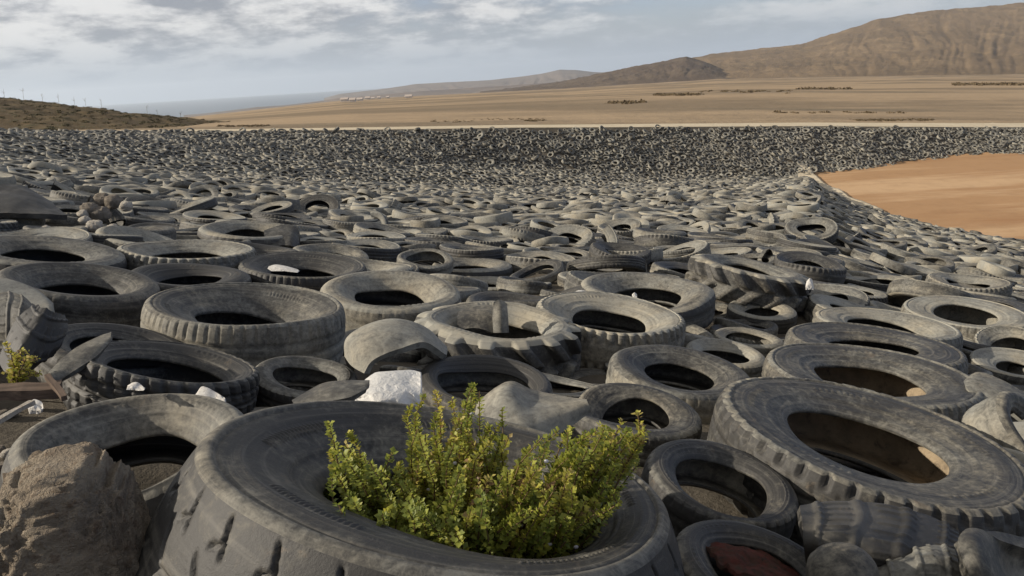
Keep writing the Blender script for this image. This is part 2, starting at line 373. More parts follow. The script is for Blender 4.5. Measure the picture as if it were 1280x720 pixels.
# key: outline of the upper shoulder (cx, cy, half width, half height, skew), diameter, width, name, label, group, options
NEARG = 'tyres at the near edge of the field'
H = {
'hero': ((546, 613, 287, 109, .35), 1.0, .34, 'truck_tyre', 'huge sagging grey tyre with a green shrub growing in its hole', dict(pat='hero', bead=.56, dish=.40, bulge=.03, nth=760, ntz=49, hole=(.10, .03), wob=.022, flare=.20)),
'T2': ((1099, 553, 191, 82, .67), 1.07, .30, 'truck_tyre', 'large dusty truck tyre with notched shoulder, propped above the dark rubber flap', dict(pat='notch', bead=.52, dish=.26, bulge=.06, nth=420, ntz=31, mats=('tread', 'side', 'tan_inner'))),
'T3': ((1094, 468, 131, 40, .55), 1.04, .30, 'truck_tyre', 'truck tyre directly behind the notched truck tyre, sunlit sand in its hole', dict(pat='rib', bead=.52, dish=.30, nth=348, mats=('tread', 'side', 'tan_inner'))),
'T4': ((1097, 430, 108, 27, .6), 1.07, .28, 'truck_tyre', 'pale flattened truck tyre, third in the row behind the notched truck tyre', dict(pat='zig', bead=.5, dish=.2, nth=300)),
'T5': ((1111, 404, 88, 21, .55), 1.06, .28, 'truck_tyre', 'pale truck tyre, fourth and last in the row behind the notched truck tyre', dict(pat='rib', bead=.53, dish=.4, nth=348)),
'T6': ((1270, 430, 50, 22, .4), .62, .22, 'car_tyre', 'block tread tyre cut by the right edge, lit sandy on its tread', dict(pat='block', bead=.55, dish=.3)),
'T7': ((1210, 390, 78, 20, .5), 1.10, .30, 'truck_tyre', 'long low truck tyre with mud on its tread beside the block tread tyre', dict(pat='rib', bead=.5, dish=.2, nth=348)),
'T9': ((852, 462, 83, 33, .45), .72, .22, 'car_tyre', 'medium tan grey tyre with a worn torn shoulder, left of the truck tyre row', dict(pat='worn', bead=.50, dish=.42, oval=.03, ophi=.4, sag=.015)),
'T10': ((797, 512, 74, 34, .4), .52, .17, 'car_tyre', 'small squashed tyre in front of the torn shoulder tyre, its left side folded', dict(pat='worn', bead=.52, dish=.35, oval=.06, ophi=.2, collapse=[(math.pi*.98, .5, .25, .08)])),
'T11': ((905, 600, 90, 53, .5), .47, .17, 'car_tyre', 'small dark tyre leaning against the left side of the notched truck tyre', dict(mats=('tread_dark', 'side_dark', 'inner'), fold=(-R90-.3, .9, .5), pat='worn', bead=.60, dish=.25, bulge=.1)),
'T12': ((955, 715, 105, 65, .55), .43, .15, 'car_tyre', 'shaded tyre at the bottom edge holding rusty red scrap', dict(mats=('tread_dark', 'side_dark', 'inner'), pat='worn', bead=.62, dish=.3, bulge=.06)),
'T13': ((764, 391, 89, 27, .4), 1.0, .30, 'truck_tyre', 'pale truck tyre with ragged tooth marks along its edge beside the tractor tyre', dict(pat='knob', bead=.5, dish=.5, bulge=.02, nth=368)),
'T14': ((622, 402, 92, 24, .15), .93, .36, 'tractor_tyre', 'sandy tractor tyre with thick lugs and a torn strip inside it', dict(pat='lug', bead=.60, dish=.35, nth=300, ntz=23)),
'T15': ((488, 362, 83, 25, .15), .95, .30, 'truck_tyre', 'smooth rounded truck tyre behind the dome shaped tyre scrap', dict(pat='worn', bead=.52, dish=.55, bulge=.10)),
'T16': ((306, 381, 119, 29, .1), 1.02, .34, 'truck_tyre', 'big upright looking truck tyre with ribbed tread, pale sunlit funnel inside', dict(pat='rib', bead=.52, dish=.62, bulge=.0, nth=464, ntz=25)),
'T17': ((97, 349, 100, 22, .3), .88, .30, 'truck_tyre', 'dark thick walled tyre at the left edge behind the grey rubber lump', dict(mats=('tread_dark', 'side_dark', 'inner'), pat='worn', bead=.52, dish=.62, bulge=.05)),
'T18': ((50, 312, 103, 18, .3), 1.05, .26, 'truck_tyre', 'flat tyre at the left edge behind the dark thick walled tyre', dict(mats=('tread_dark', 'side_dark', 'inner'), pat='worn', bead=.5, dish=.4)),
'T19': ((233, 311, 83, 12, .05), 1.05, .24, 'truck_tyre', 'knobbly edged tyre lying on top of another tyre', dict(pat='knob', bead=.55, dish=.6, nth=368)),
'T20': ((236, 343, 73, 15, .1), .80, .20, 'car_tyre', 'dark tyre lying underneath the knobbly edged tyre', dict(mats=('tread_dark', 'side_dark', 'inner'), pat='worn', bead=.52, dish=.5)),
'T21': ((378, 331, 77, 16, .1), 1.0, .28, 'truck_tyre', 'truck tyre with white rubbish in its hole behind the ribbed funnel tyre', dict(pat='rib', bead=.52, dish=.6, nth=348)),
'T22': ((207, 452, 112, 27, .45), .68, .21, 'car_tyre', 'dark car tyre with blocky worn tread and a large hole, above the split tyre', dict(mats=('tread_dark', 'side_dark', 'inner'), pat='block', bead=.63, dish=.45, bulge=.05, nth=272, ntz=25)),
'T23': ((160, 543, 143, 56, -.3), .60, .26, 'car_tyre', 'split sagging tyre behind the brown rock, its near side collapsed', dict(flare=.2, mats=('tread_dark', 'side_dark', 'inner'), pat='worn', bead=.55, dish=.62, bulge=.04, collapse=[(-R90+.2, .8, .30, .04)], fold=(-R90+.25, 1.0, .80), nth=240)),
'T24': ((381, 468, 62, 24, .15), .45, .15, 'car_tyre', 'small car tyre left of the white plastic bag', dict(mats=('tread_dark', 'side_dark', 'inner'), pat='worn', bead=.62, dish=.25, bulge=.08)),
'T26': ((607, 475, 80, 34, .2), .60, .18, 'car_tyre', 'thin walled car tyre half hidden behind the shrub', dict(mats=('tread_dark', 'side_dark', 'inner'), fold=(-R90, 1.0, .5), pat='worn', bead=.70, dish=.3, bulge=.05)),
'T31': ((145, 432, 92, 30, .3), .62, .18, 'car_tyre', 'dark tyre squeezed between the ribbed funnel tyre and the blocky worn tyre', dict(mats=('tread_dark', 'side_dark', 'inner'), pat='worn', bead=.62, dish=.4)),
'T33': ((884, 386, 40, 10, .1), .62, .22, 'car_tyre', 'closed looking tyre with a broad plain tread, left of the striped lug section', dict(pat='worn', bead=.5, dish=.3)),
'T34': ((953, 385, 42, 12, .3), .60, .20, 'car_tyre', 'pale tyre with an arched dark opening below the striped lug section', dict(pat='worn', bead=.5, dish=.4)),
'T36': ((908, 440, 48, 17, .5), .50, .15, 'car_tyre', 'small tyre just behind the torn shoulder tyre, sunlit at one end', dict(pat='worn', bead=.6, dish=.4)),
'T37': ((937, 421, 42, 12, .5), .50, .14, 'car_tyre', 'thin pale tyre ring behind the small sunlit ended tyre', dict(pat='worn', bead=.66, dish=.3)),
'T39': ((810, 357, 80, 17, .3), 1.1, .30, 'truck_tyre', 'broad tyre with a black shaded front wall behind the ragged truck tyre', dict(pat='worn', bead=.52, dish=.6, collapse=[(-R90+.2, .7, .35, .02)])),
'T38': ((940, 333, 66, 15, .9), 1.05, .36, 'tractor_tyre', 'tractor tyre tilted away, showing a row of pale rounded lugs', dict(pat='lug', bead=.58, dish=.3, nth=240, ntz=17)),
'T41': ((603, 353, 47, 8, 0), .85, .22, 'car_tyre', 'low dark tyre right beside the smooth rounded truck tyre', dict(pat='worn', bead=.5, dish=.4)),
'T42': ((632, 381, 34, 8, .1), .52, .14, 'car_tyre', 'small pale tyre peeping out behind the tractor tyre', dict(pat='worn', bead=.6, dish=.4)),
'T43': ((532, 322, 33, 12, .1), .60, .16, 'car_tyre', 'small tilted tyre with a wide dark hole behind the smooth rounded tyre', dict(pat='worn', bead=.70, dish=.2)),
'T44': ((590, 330, 48, 8, .05), .95, .26, 'truck_tyre', 'dark flat tyre just beyond the low dark tyre', dict(pat='worn', bead=.5, dish=.4)),
'T45': ((472, 312, 28, 8, .1), .60, .17, 'car_tyre', 'small pale ring tyre behind the smooth rounded truck tyre', dict(pat='worn', bead=.64, dish=.4)),
'T46': ((311, 286, 60, 11, .1), 1.1, .28, 'truck_tyre', 'wide tyre beside the sunlit bent flap in the middle distance', dict(pat='worn', bead=.55, dish=.6)),
'T47': ((192, 286, 36, 8, .1), .72, .18, 'car_tyre', 'dark hollow tyre behind the knobbly edged tyre', dict(mats=('tread_dark', 'side_dark', 'inner'), pat='worn', bead=.6, dish=.5)),
}
PLANT_TYRES = []
hero_list = []
for key, (ell, D, W, name, label, opt) in H.items():
    Cc, n = pose(*ell); s = D/2; Ctop = Cc*s
    R = s/.93                                # the outline is the shoulder ring, at .93 of the outer radius
    Cn = Ctop-n*W*.5*.97
    hero_list.append(dict(key=key, C=Cn, n=n, R=R, W=W))
    H[key] = (ell, D, W, name, label, opt, Cn, n, R)
for h in hero_list:
    C0, n, R = h['C'], h['n'], h['R']
    basez = C0[2]-h['W']*.5-.02
    res = basez-float(ground_z(C0[0], C0[1], False))
    if h['key'] in ('T23', 'T11', 'T12'): res -= .2 if h['key'] == 'T23' else .08
    heroes_res.append((C0[0], C0[1], R, res))
    print(h['key'], 'R %.2f' % R, C0.round(2), 'res %.2f' % res)
for i, (key, v) in enumerate(H.items()):
    ell, D, W, name, label, opt, Cn, n, R = v
    o = dict(nth=240); o.update(opt)
    tyre_thing(name, tyre_meshes(key, R, W, seed=i, **o), frame(Cn, n), label, NEARG if Cn[1] < 7 else 'tyres in the middle of the field')

# ------------------------------------------------------------------ scatter of the other tyres
def tnormal(X, Y):
    e = .4; zx = (ground_z(X+e, Y)-ground_z(X-e, Y))/(2*e); zy = (ground_z(X, Y+e)-ground_z(X, Y-e))/(2*e)
    n = np.stack([-zx, -zy, np.ones_like(zx)], -1); return n/np.linalg.norm(n, axis=-1, keepdims=True)
cell = .6; gridd = {}
placed = []
def ok(x, y, r, f):
    i, j = int(x//cell), int(y//cell)
    for a in range(i-3, i+4):
        for b in range(j-3, j+4):
            for (x2, y2, r2) in gridd.get((a, b), ()):
                if (x-x2)**2+(y-y2)**2 < (f*(r+r2))**2: return False
    return True
def put(x, y, r): gridd.setdefault((int(x//cell), int(y//cell)), []).append((x, y, r))
for h in hero_list: put(h['C'][0], h['C'][1], h['R'])
SCRAP_KEEP = [(*at(a, b, Y)[:2], r) for a, b, Y, r in ((40, 425, 3.0, .25), (10, 500, 2.3, .30), (30, 560, 1.9, .25), (494, 450, 3.4, .24), (490, 490, 2.85, .18), (665, 520, 2.3, .2), (90, 650, 1.35, .2), (1100, 670, 1.8, .25), (1250, 720, 1.6, .25), (1245, 500, 3.6, .2), (352, 297, 8.9, .4), (20, 255, 9.2, .7), (125, 268, 9.2, .6), (100, 440, 2.8, .12), (10, 545, 2.05, .34), (-20, 480, 2.5, .3))]
for s_ in SCRAP_KEEP: put(*s_)
def inside(x, y):
    p = x/y
    if abs(p) > .86: return False
    yb, yf, yc = np.interp(p, B[0], B[1]), np.interp(p, Ft[0], Ft[1]), np.interp(p, C[0], C[1])
    edge = .9*math.sin(x*.5+y*.4)+.6*math.sin(x*1.3-y*.9)+rng.normal(0, .5)
    if y > yc-.6+.15*edge: return False
    if y > yb-.3+.4*edge and y < yf+.2+.4*edge and p > .39: return False
    return True
def dart(n, y0, y1, sizes, f, lvl):
    cnt = 0
    u = rng.random((n, 4))
    for a in u:
        y = math.sqrt(y0*y0+(y1*y1-y0*y0)*a[0]); x = y*(a[1]*1.72-.86)
        if not inside(x, y): continue
        r = sizes[0]+(sizes[1]-sizes[0])*a[2]
        if ok(x, y, r, f):
            put(x, y, r); placed.append((x, y, r, lvl)); cnt += 1
    return cnt
print('big', dart(9000, 1.6, 8, (.40, .52), .97, 0), dart(9000, 1.6, 8, (.26, .36), .88, 0), dart(9000, 1.6, 8, (.22, .30), .70, 3))
print('mid', dart(100000, 6.5, 106, (.42, .54), .86, 1), dart(100000, 6.5, 106, (.30, .42), .80, 1), dart(100000, 6.5, 106, (.26, .32), .70, 1))
print('bank', dart(70000, 50, 106, (.24, .34), .56, 4))
g_save = gridd
# loose top layer: tyres lying across others
gridd = {}
for h in hero_list: put(h['C'][0], h['C'][1], h['R']*1.1)
print('top', dart(14000, 7.5, 106, (.28, .5), 1.75, 2))
print('placed', len(placed))
TY = []
for (x, y, r, lvl) in placed:
    if lvl == 4:
        q_ = x/y
        if y < np.interp(q_, Ft[0], Ft[1])-3: continue
    W = r*(rng.uniform(.50, .62) if lvl == 0 else rng.uniform(.32, .50))
    if y > np.interp(x/y, Ft[0], Ft[1])-1: r *= .84; W *= 1.05
    TY.append([x, y, r, W, lvl])
TY = np.array(TY)
gz = ground_z(TY[:, 0], TY[:, 1]); gn = tnormal(TY[:, 0], TY[:, 1])
tilt = rng.normal(0, .075, (len(TY), 2)); steep = rng.random(len(TY)) < .05; tilt[steep] += rng.normal(0, .22, (steep.sum(), 2))
tilt[TY[:, 4] == 2] += rng.normal(0, .10, ((TY[:, 4] == 2).sum(), 2))
yc_all = np.interp(TY[:, 0]/TY[:, 1], Ft[0], Ft[1]); onbank = TY[:, 1] > yc_all-1
tilt[onbank] += rng.normal(0, .24, (onbank.sum(), 2))
N = gn.copy(); N[:, 0] += tilt[:, 0]; N[:, 1] += tilt[:, 1]; N /= np.linalg.norm(N, axis=1, keepdims=True)
st = np.sqrt(np.maximum(0, 1-np.sum(N*gn, 1)**2))
Z = gz+TY[:, 3]*.34+TY[:, 2]*st*.40+rng.normal(0, .03, len(TY))
Z += np.where(TY[:, 4] == 2, np.where(onbank, -.05, .10), 0)
Z[TY[:, 4] == 0] -= .05; Z[TY[:, 4] == 3] -= .10
PC = np.c_[TY[:, 0], TY[:, 1], Z]
px = proj(PC); app = TY[:, 2]*2*F/(PC@fw)
vis = (px[:, 0] > -30) & (px[:, 0] < 1310) & (px[:, 1] < 750)
order = np.argsort(-np.where(vis, app, 0))
NIND = 300-len(H)-4
ind = order[:NIND]; rest = np.setdiff1d(np.arange(len(TY)), ind)

# prototypes of the ordinary tyres: one of each kind with its parts, then copied
protos = []
for i, (nm, pat, bead, dish, bulge, ov, sg) in enumerate([
    ('truck_tyre', 'rib', .53, .45, .05, .01, .01), ('truck_tyre', 'worn', .52, .6, .08, .03, .02), ('truck_tyre', 'zig', .54, .3, .06, .02, .02),
    ('truck_tyre', 'knob', .52, .5, .03, .02, .03), ('car_tyre', 'worn', .60, .35, .08, .05, .03), ('car_tyre', 'block', .60, .3, .05, .03, .02),
    ('car_tyre', 'worn', .66, .5, .05, .07, .05), ('car_tyre', 'rib', .58, .2, .1, .02, .02)]):
    R = .5 if nm == 'truck_tyre' else .33; W = R*.58
    pm = tyre_meshes('p%d' % i, R, W, pat=pat, bead=bead, dish=dish, bulge=bulge, oval=ov+.03, sag=sg+.025, wob=.022, nth=200, ntz=15, seed=50+i)
    # the same tyre in one mesh, for copies too small to show parts
    V = []; Q = []; off = 0
    sing = bpy.data.meshes.new(nm)
    import bmesh
    bm = bmesh.new()
    small = tyre_meshes('s%d' % i, R, W, pat=pat if pat != 'zig' else 'worn', bead=bead, dish=dish, bulge=bulge, oval=ov+.03, sag=sg+.025, wob=.022, nth=96, ntz=9, seed=50+i)
    for k, me in small.items(): bm.from_mesh(me)
    bm.to_mesh(sing); bm.free(); sing.materials.append(M['side'])
    for k, me in small.items(): bpy.data.meshes.remove(me)
    protos.append((nm, R, W, pm, sing))
ORD = ['nearest', 'second', 'third', 'fourth', 'fifth', 'sixth']
SHORT = {'hero': 'the shrub filled tyre', 'T2': 'the notched truck tyre', 'T3': 'the sand holding truck tyre', 'T5': 'the truck tyre row', 'T6': 'the block tread tyre', 'T7': 'the long mud caked tyre',
 'T9': 'the torn shoulder tyre', 'T13': 'the ragged truck tyre', 'T14': 'the tractor tyre', 'T15': 'the smooth rounded truck tyre', 'T16': 'the ribbed funnel tyre',
 'T17': 'the dark thick walled tyre', 'T18': 'the flat left edge tyre', 'T19': 'the knobbly edged tyre', 'T21': 'the tyre holding white rubbish', 'T22': 'the blocky worn tyre', 'T23': 'the split sagging tyre',
 'T39': 'the black walled broad tyre', 'T41': 'the low dark tyre', 'T43': 'the tilted wide holed tyre', 'T45': 'the pale ring tyre', 'T46': 'the tyre beside the bent flap', 'T47': 'the dark hollow tyre', 'T34': 'the arched opening tyre'}
anch = [(k, proj(H[k][6][None])[0], H[k][6]) for k in SHORT]
rank = {}
ind = sorted(ind, key=lambda i: PC[i][1])
for c, i in enumerate(ind):
    x, y, r, W, lvl = TY[i]
    k = rng.integers(0, 4) if r > .39 else 4+rng.integers(0, 4)
    nm, R, W0, pm, sing = protos[k]
    stp = float(np.sum(N[i]*gn[i]))
    size = 'large' if r > .44 else 'mid-sized' if r > .34 else 'small'
    lie = 'lying flat' if stp > .975 else 'lying askew' if stp > .88 else 'propped on edge'
    best = min(anch, key=lambda a: np.linalg.norm(a[2][:2]-PC[i][:2])+.01*abs(a[1][0]-px[i][0]))
    dxp = px[i][0]-best[1][0]; dyp = px[i][1]-best[1][1]
    sec = 'beyond' if -dyp*2.2 > abs(dxp) else 'in front of' if dyp*2.2 > abs(dxp) else 'right of' if dxp > 0 else 'left of'
    rk = rank.get((best[0], sec), 0); rank[(best[0], sec)] = rk+1
    grp = 'tyres in the middle of the field'
    if rk < 6:
        lab = f'{size} grey tyre {lie}, {ORD[rk]} {sec} {SHORT[best[0]]}'
    else:
        p_ = PC[i][0]/PC[i][1]
        zone = 'on the dark left side of the field' if p_ < -.2 else 'in the crowded centre of the field' if p_ < .25 else 'on the slope down to the sand'
        lab = f'{size} grey tyre {lie} {zone}'; grp = f'ordinary {size} tyres {lie} {zone}'
    S = Matrix.Diagonal((r/R, r/R*rng.uniform(.93, 1.05), W/W0, 1))
    mw = frame(PC[i], N[i], rng.uniform(0, 6.28)) @ S
    if app[i] > 42:
        tyre_thing(nm, pm, mw, lab, grp)
    else:
        o = link(nm, sing); o.matrix_world = mw; tag(o, lab, 'tyre', grp)
# everything farther: one mass of small tyres
def mass(idx):
    Vs, Qs, tones = [], [], []; off = 0
    for lo_, hi_, nth, lod in ((24, 1e9, 36, 2), (11, 24, 22, 1), (0, 11, 14, 0)):
        sel = [i for i in idx if lo_ <= app[i] < hi_]
        if not sel: continue
        sel = np.array(sel); n = len(sel)
        b = np.where(onbank[sel], rng.uniform(.32, .55, n), rng.uniform(.5, .64, n)); d = rng.uniform(.15, .65, n); one = np.ones(n)
        ze = lambda s: 1-d*s
        P = [(one*.97, -one), (one, -.75*one), (one, .72*one), (.955*one, .96*one), (.90*one, one), (.5*(.9+b), ze(.42)), (b, ze(1.1)), (b+.05, ze(1.1)-.22), (.88*one, .2*one), (.90*one, -.8*one)]
        if lod == 2: P = P[:2]+[(1.006*one, 0*one)]+P[2:4]+[(.935*one, .99*one)]+P[4:]
        rho = np.stack([q[0] for q in P], 1); zz = np.stack([q[1] for q in P], 1); m = rho.shape[1]
        th = np.linspace(0, 2*np.pi, nth, endpoint=False)
        R = TY[sel, 2]; w = TY[sel, 3]/2
        a1 = rng.uniform(0, .12, n); p1 = rng.uniform(0, 6.28, n); s1 = rng.uniform(0, .13, n); p2 = rng.uniform(0, 6.28, n)
        rr = rho[:, None, :]*(R[:, None]*(1+a1[:, None]*np.cos(2*(th[None]-p1[:, None]))))[:, :, None]
        if lod:      # coarse tread blocks
            nb = nth//2; alt = np.where(np.arange(nth) % 2 == 0, 1., .965)[None, :, None]
            has = (rng.random(n) < .45)[:, None, None]
            k = np.zeros(m); k[1:4] = 1
            rr = np.where(has & (k[None, None] > 0), rr*alt, rr)
        zc_ = zz[:, None, :]*w[:, None, None]+(R*s1)[:, None, None]*np.cos(2*(th[None]-p2[:, None]))[:, :, None]
        xl = rr*np.cos(th)[None, :, None]; yl = rr*np.sin(th)[None, :, None]
        nn = N[sel]; tw = rng.uniform(0, 6.28, n); ax = np.stack([np.cos(tw), np.sin(tw), 0*tw], 1); ax -= np.sum(ax*nn, 1)[:, None]*nn; ax /= np.linalg.norm(ax, axis=1)[:, None]; ay = np.cross(nn, ax)
        V = PC[sel][:, None, None]+xl[..., None]*ax[:, None, None]+yl[..., None]*ay[:, None, None]+zc_[..., None]*nn[:, None, None]
        q = gridq(nth, m, True)[:, ::-1]; nv = nth*m
        Qs.append((q[None]+(np.arange(n)*nv)[:, None, None]).reshape(-1, 4)+off); Vs.append(V.reshape(-1, 3)); off += n*nv
        tn = rng.random(n); tn = np.where(onbank[sel], tn*.7-.05, tn); tones.append(np.repeat(tn, nv))
    me = mesh('tyres', np.concatenate(Vs), np.concatenate(Qs), M['far'], True, {'tone': ('POINT', np.concatenate(tones))})
    print('mass', len(idx), 'faces', len(me.polygons))
    return link('tyres', me)
tag(mass(rest), 'grey mass of discarded tyres covering the far field and the bank', 'tyres', kind='stuff')

# ------------------------------------------------------------------ ground, basin, rim path, plain
def strip(name, ys, mat, ps):
    """a sheet over bearings ps whose rows run along the curves ys(p) -> array"""
    Yg = ys(ps); X = ps[:, None]*Yg; Zg = ground_z(X, Yg)
    return link(name, mesh(name, np.stack([X, Yg, Zg], -1).reshape(-1, 3), gridq(len(ps), Yg.shape[1]), mat))
ps = np.linspace(-1.5, 1.5, 700)
def lin(a, b, n, pw=1.): return a[:, None]+(b-a)[:, None]*(np.linspace(0, 1, n)**pw)[None]
o3 = np.full(len(ps), 3.0); yb_, yf_, yc_ = cur(B, ps, 1), cur(Ft, ps, 1), cur(C, ps, 1)
tag(strip('ground', lambda p: np.concatenate([lin(o3, yb_, 200, 1.8), lin(yb_, yf_, 6)[:, 1:-1], lin(yf_, yc_, 30)], 1), M['dirt'], ps), kind='structure')
gx, gy = np.meshgrid(np.linspace(-22, 22, 260), np.linspace(-8, 3.05, 90), indexing='ij')
gzv = ground_z(gx, gy)-.004
tag(link('near_ground', mesh('ground', np.stack([gx, gy, gzv], -1).reshape(-1, 3), gridq(260, 90), M['dirt'])), kind='structure')
pb = np.linspace(.385, 1.5, 300)
def basin_rows(p):
    a, b = cur(B, p, 1), cur(Ft, p, 1); e = .35*fbm(p*60, p*0, 3, 3)
    return lin(a-.9+e, b+.5+e, 60)
Yg = basin_rows(pb); X = pb[:, None]*Yg; Zg = np.full_like(X, ZB+.09)+.05*fbm(X*.25, Yg*.5, 3, 8)
ex = np.minimum(np.abs(Yg-Yg[:, :1]), np.abs(Yg[:, -1:]-Yg)); Zg += .10*np.exp(-(ex/.8)**2)
Zg = np.maximum(Zg, np.where(ex < .95, ground_z(X, Yg)+.05, -99))
tag(link('sand_basin', mesh('sand_basin', np.stack([X, Yg, Zg], -1).reshape(-1, 3), gridq(len(pb), 60), M['basin'])), kind='structure')
pe = np.linspace(.386, .50, 120); y0_ = cur(B, pe, 1); wd = (5.0+2.0*fbm(pe*90, pe*0, 3, 12))*np.clip((.52-pe)/.12, 0, 1)**1.3+.3
Yr_ = np.concatenate([lin(y0_-1.0, y0_+wd, 7)], 1); Xr_ = pe[:, None]*Yr_; Zr_ = np.maximum(ground_z(Xr_, Yr_)+.12, ZB+.36)+.05*fbm(Xr_*1.5, Yr_*1.5, 3, 4)
Zr_[:, -1] = ZB+.02
tag(link('sand_rim', mesh('sand_rim', np.stack([Xr_, Yr_, Zr_], -1).reshape(-1, 3), gridq(len(pe), 7), M['path'])), kind='structure')
tag(strip('rim_path', lambda p: lin(yc_-.3, yc_+RW, 8), M['path'], ps), kind='structure')
tag(strip('plain', lambda p: lin(yc_+RW, cur(FR, p, 1), 160, 2.2), M['plain'], ps), kind='structure')

# sea
def box_sheet(name, x0, x1, y0, y1, z, mat): return link(name, mesh(name, [(x0, y0, z), (x1, y0, z), (x1, y1, z), (x0, y1, z)], np.array([[0, 1, 2, 3]]), mat))
t = NT('sea_water'); tc = t.n('ShaderNodeTexCoord'); wv = t.noise(tc.outputs['Object'], .02, 4)
M['sea'] = t.out((.03, .065, .10), .35, .5, wv, 1.0, .3)
tag(box_sheet('sea', -24000, 20000, 1500, 26000, -152, M['sea']), kind='structure')

# hills
def hill(name, sky, yr, yf, mat, zfoot=None, gul=0., gfreq=40., nx=260, nt=70, label=None, rough=.0, pw=1.25, back=1.7, seed=0, bump=0):
    sky = np.array(sky, float); xs = np.linspace(sky[0, 0], sky[-1, 0], nx); yy = np.interp(xs, sky[:, 0], sky[:, 1])
    if rough: yy = yy+rough*fbm(xs/22, xs*0, 4, seed)
    pr = np.array([pq(a, b) for a, b in zip(xs, yy)])
    yrr = np.full(nx, yr) if np.isscalar(yr) else np.interp(xs, *np.array(yr).T); yff = np.full(nx, yf) if np.isscalar(yf) else np.interp(xs, *np.array(yf).T)
    zr = pr[:, 1]*yrr; xr = pr[:, 0]*yrr
    tt = np.linspace(0, back, nt)
    xf = pr[:, 0]*yff
    zf = ground_z(xf, yff, False)-1.0 if zfoot is None else np.full(nx, zfoot)
    T = tt[None]; Y = yff[:, None]+(yrr-yff)[:, None]*T; X = pr[:, :1]*Y
    up = np.minimum(T, 1)
    s = np.where(T <= 1, up**pw*(1+.0*up), 1-.35*np.clip(T-1, 0, 9)**1.5*1.2)
    Zz = zf[:, None]+(zr-zf)[:, None]*s
    if gul:
        a = pr[:, :1]*gfreq; warp = .8*fbm(a*.35, T*2.5, 3, seed+5)
        g = 1-np.abs(fbm(a+warp+T*.6, T*.9+3, 3, seed+2))*2.2
        g2 = 1-np.abs(fbm(a*3+warp*2, T*2.2, 3, seed+4))*2.2
        env = np.sin(np.pi*np.clip(up, 0, 1))**.8*np.where(T < 1, 1, 0)
        Zz = Zz-gul*(np.clip(g, 0, 1)**2+.35*np.clip(g2, 0, 1)**2)*env*np.clip((zr-zf)[:, None], 1, None)
    if bump: Zz = Zz+bump*fbm(X/(bump*6), Y/(bump*6), 4, seed+7)*np.clip(T*4, 0, 1)
    o = link(name, mesh(name, np.stack([X, Y, Zz], -1).reshape(-1, 3), gridq(nx, nt), mat))
    return tag(o, kind='structure')
hill('mountain', [(700, 108), (740, 103), (800, 88), (850, 76), (900, 66), (942, 62), (1006, 54), (1040, 43), (1062, 36), (1100, 23), (1156, 14), (1280, 4), (1400, -4), (1600, -8), (1900, 10)], 3600,
     [(700, 2250), (800, 1980), (900, 1780), (1000, 1680), (1280, 1585), (1900, 1580)], M['mount'], gul=.03, bump=7, gfreq=36, nx=520, nt=120, rough=.8, pw=1.7, seed=3)
hill('cloud_shaded_hill', [(600, 118), (660, 110), (700, 104), (730, 97), (760, 90), (786, 85), (810, 80), (840, 75), (858, 71), (880, 77), (905, 88), (930, 97)], [(600, 3300), (930, 2500)], [(600, 2700), (700, 2250), (800, 1950), (930, 1760)], M['cloud_shaded_hill'], gul=.07, bump=6, gfreq=42, nx=260, nt=80, rough=.6, pw=.9, seed=14)  # front spur; the cloud's shade on it is in the material colour
hill('far_hill', [(380, 135), (425, 118), (505, 107.5), (520, 105), (615, 100), (645, 96.5), (675, 92.5), (700, 87), (720, 87.5), (740, 90), (780, 92), (860, 95), (960, 100)], 9500, 7000, M['far_hill'], zfoot=-152, gul=.12, gfreq=60, nx=240, nt=50, rough=.5, seed=21)
hill('coast_ridge', [(230, 147), (262, 144), (322, 134.5), (350, 133), (377, 129.5), (420, 123.5), (470, 119), (520, 114.5), (600, 109), (700, 103), (760, 100)], 5600, 4600, M['far_hill'], zfoot=-150, gul=.05, gfreq=80, nx=200, nt=40, rough=.4, seed=27)
hill('scrub_hill', [(-420, 84), (-200, 104), (0, 122), (60, 129), (130, 138), (200, 149), (262, 160), (330, 165)], 132, 86, M['scrub_hill'], nx=300, nt=90, rough=1.2, pw=.8, seed=33, bump=.5)

# ------------------------------------------------------------------ light, sky, air
SUN_AZ = (-1.0, -.06); EL = math.radians(26)
sd = np.array([SUN_AZ[0]*math.cos(EL), SUN_AZ[1]*math.cos(EL), math.sin(EL)]); sd /= np.linalg.norm(sd)
sl = bpy.data.lights.new('sun', 'SUN'); sl.energy = 5.0; sl.angle = math.radians(.53); sl.color = (1, .90, .76)
so = bpy.data.objects.new('sun', sl); COL.objects.link(so)
so.rotation_euler = Vector(sd).to_track_quat('Z', 'Y').to_euler()
w = NT('World', True); sc.world = w.m
sky = w.n('ShaderNodeTexSky', sky_type='NISHITA'); sky.sun_disc = False; sky.sun_elevation = EL; sky.sun_rotation = math.atan2(sd[0], sd[1])
sky.air_density = 1.0; sky.dust_density = 1.2
tc = w.n('ShaderNodeTexCoord'); sx = w.n('ShaderNodeSeparateXYZ'); w.l(tc.outputs['Generated'], sx.inputs[0])
zc2 = w.math('ADD', w.math('MAXIMUM', sx.outputs['Z'], 0.0), .24)
cb = w.n('ShaderNodeCombineXYZ'); w.l(w.math('DIVIDE', sx.outputs['X'], zc2), cb.inputs[0]); w.l(w.math('DIVIDE', sx.outputs['Y'], zc2), cb.inputs[1])
cv = cb.outputs[0]
n1 = w.noise(cv, 1.0, 8, .58, .15); n2 = w.noise(cv, 3.4, 8, .62, .1); n3_ = w.noise(cv, .16, 3, .5)
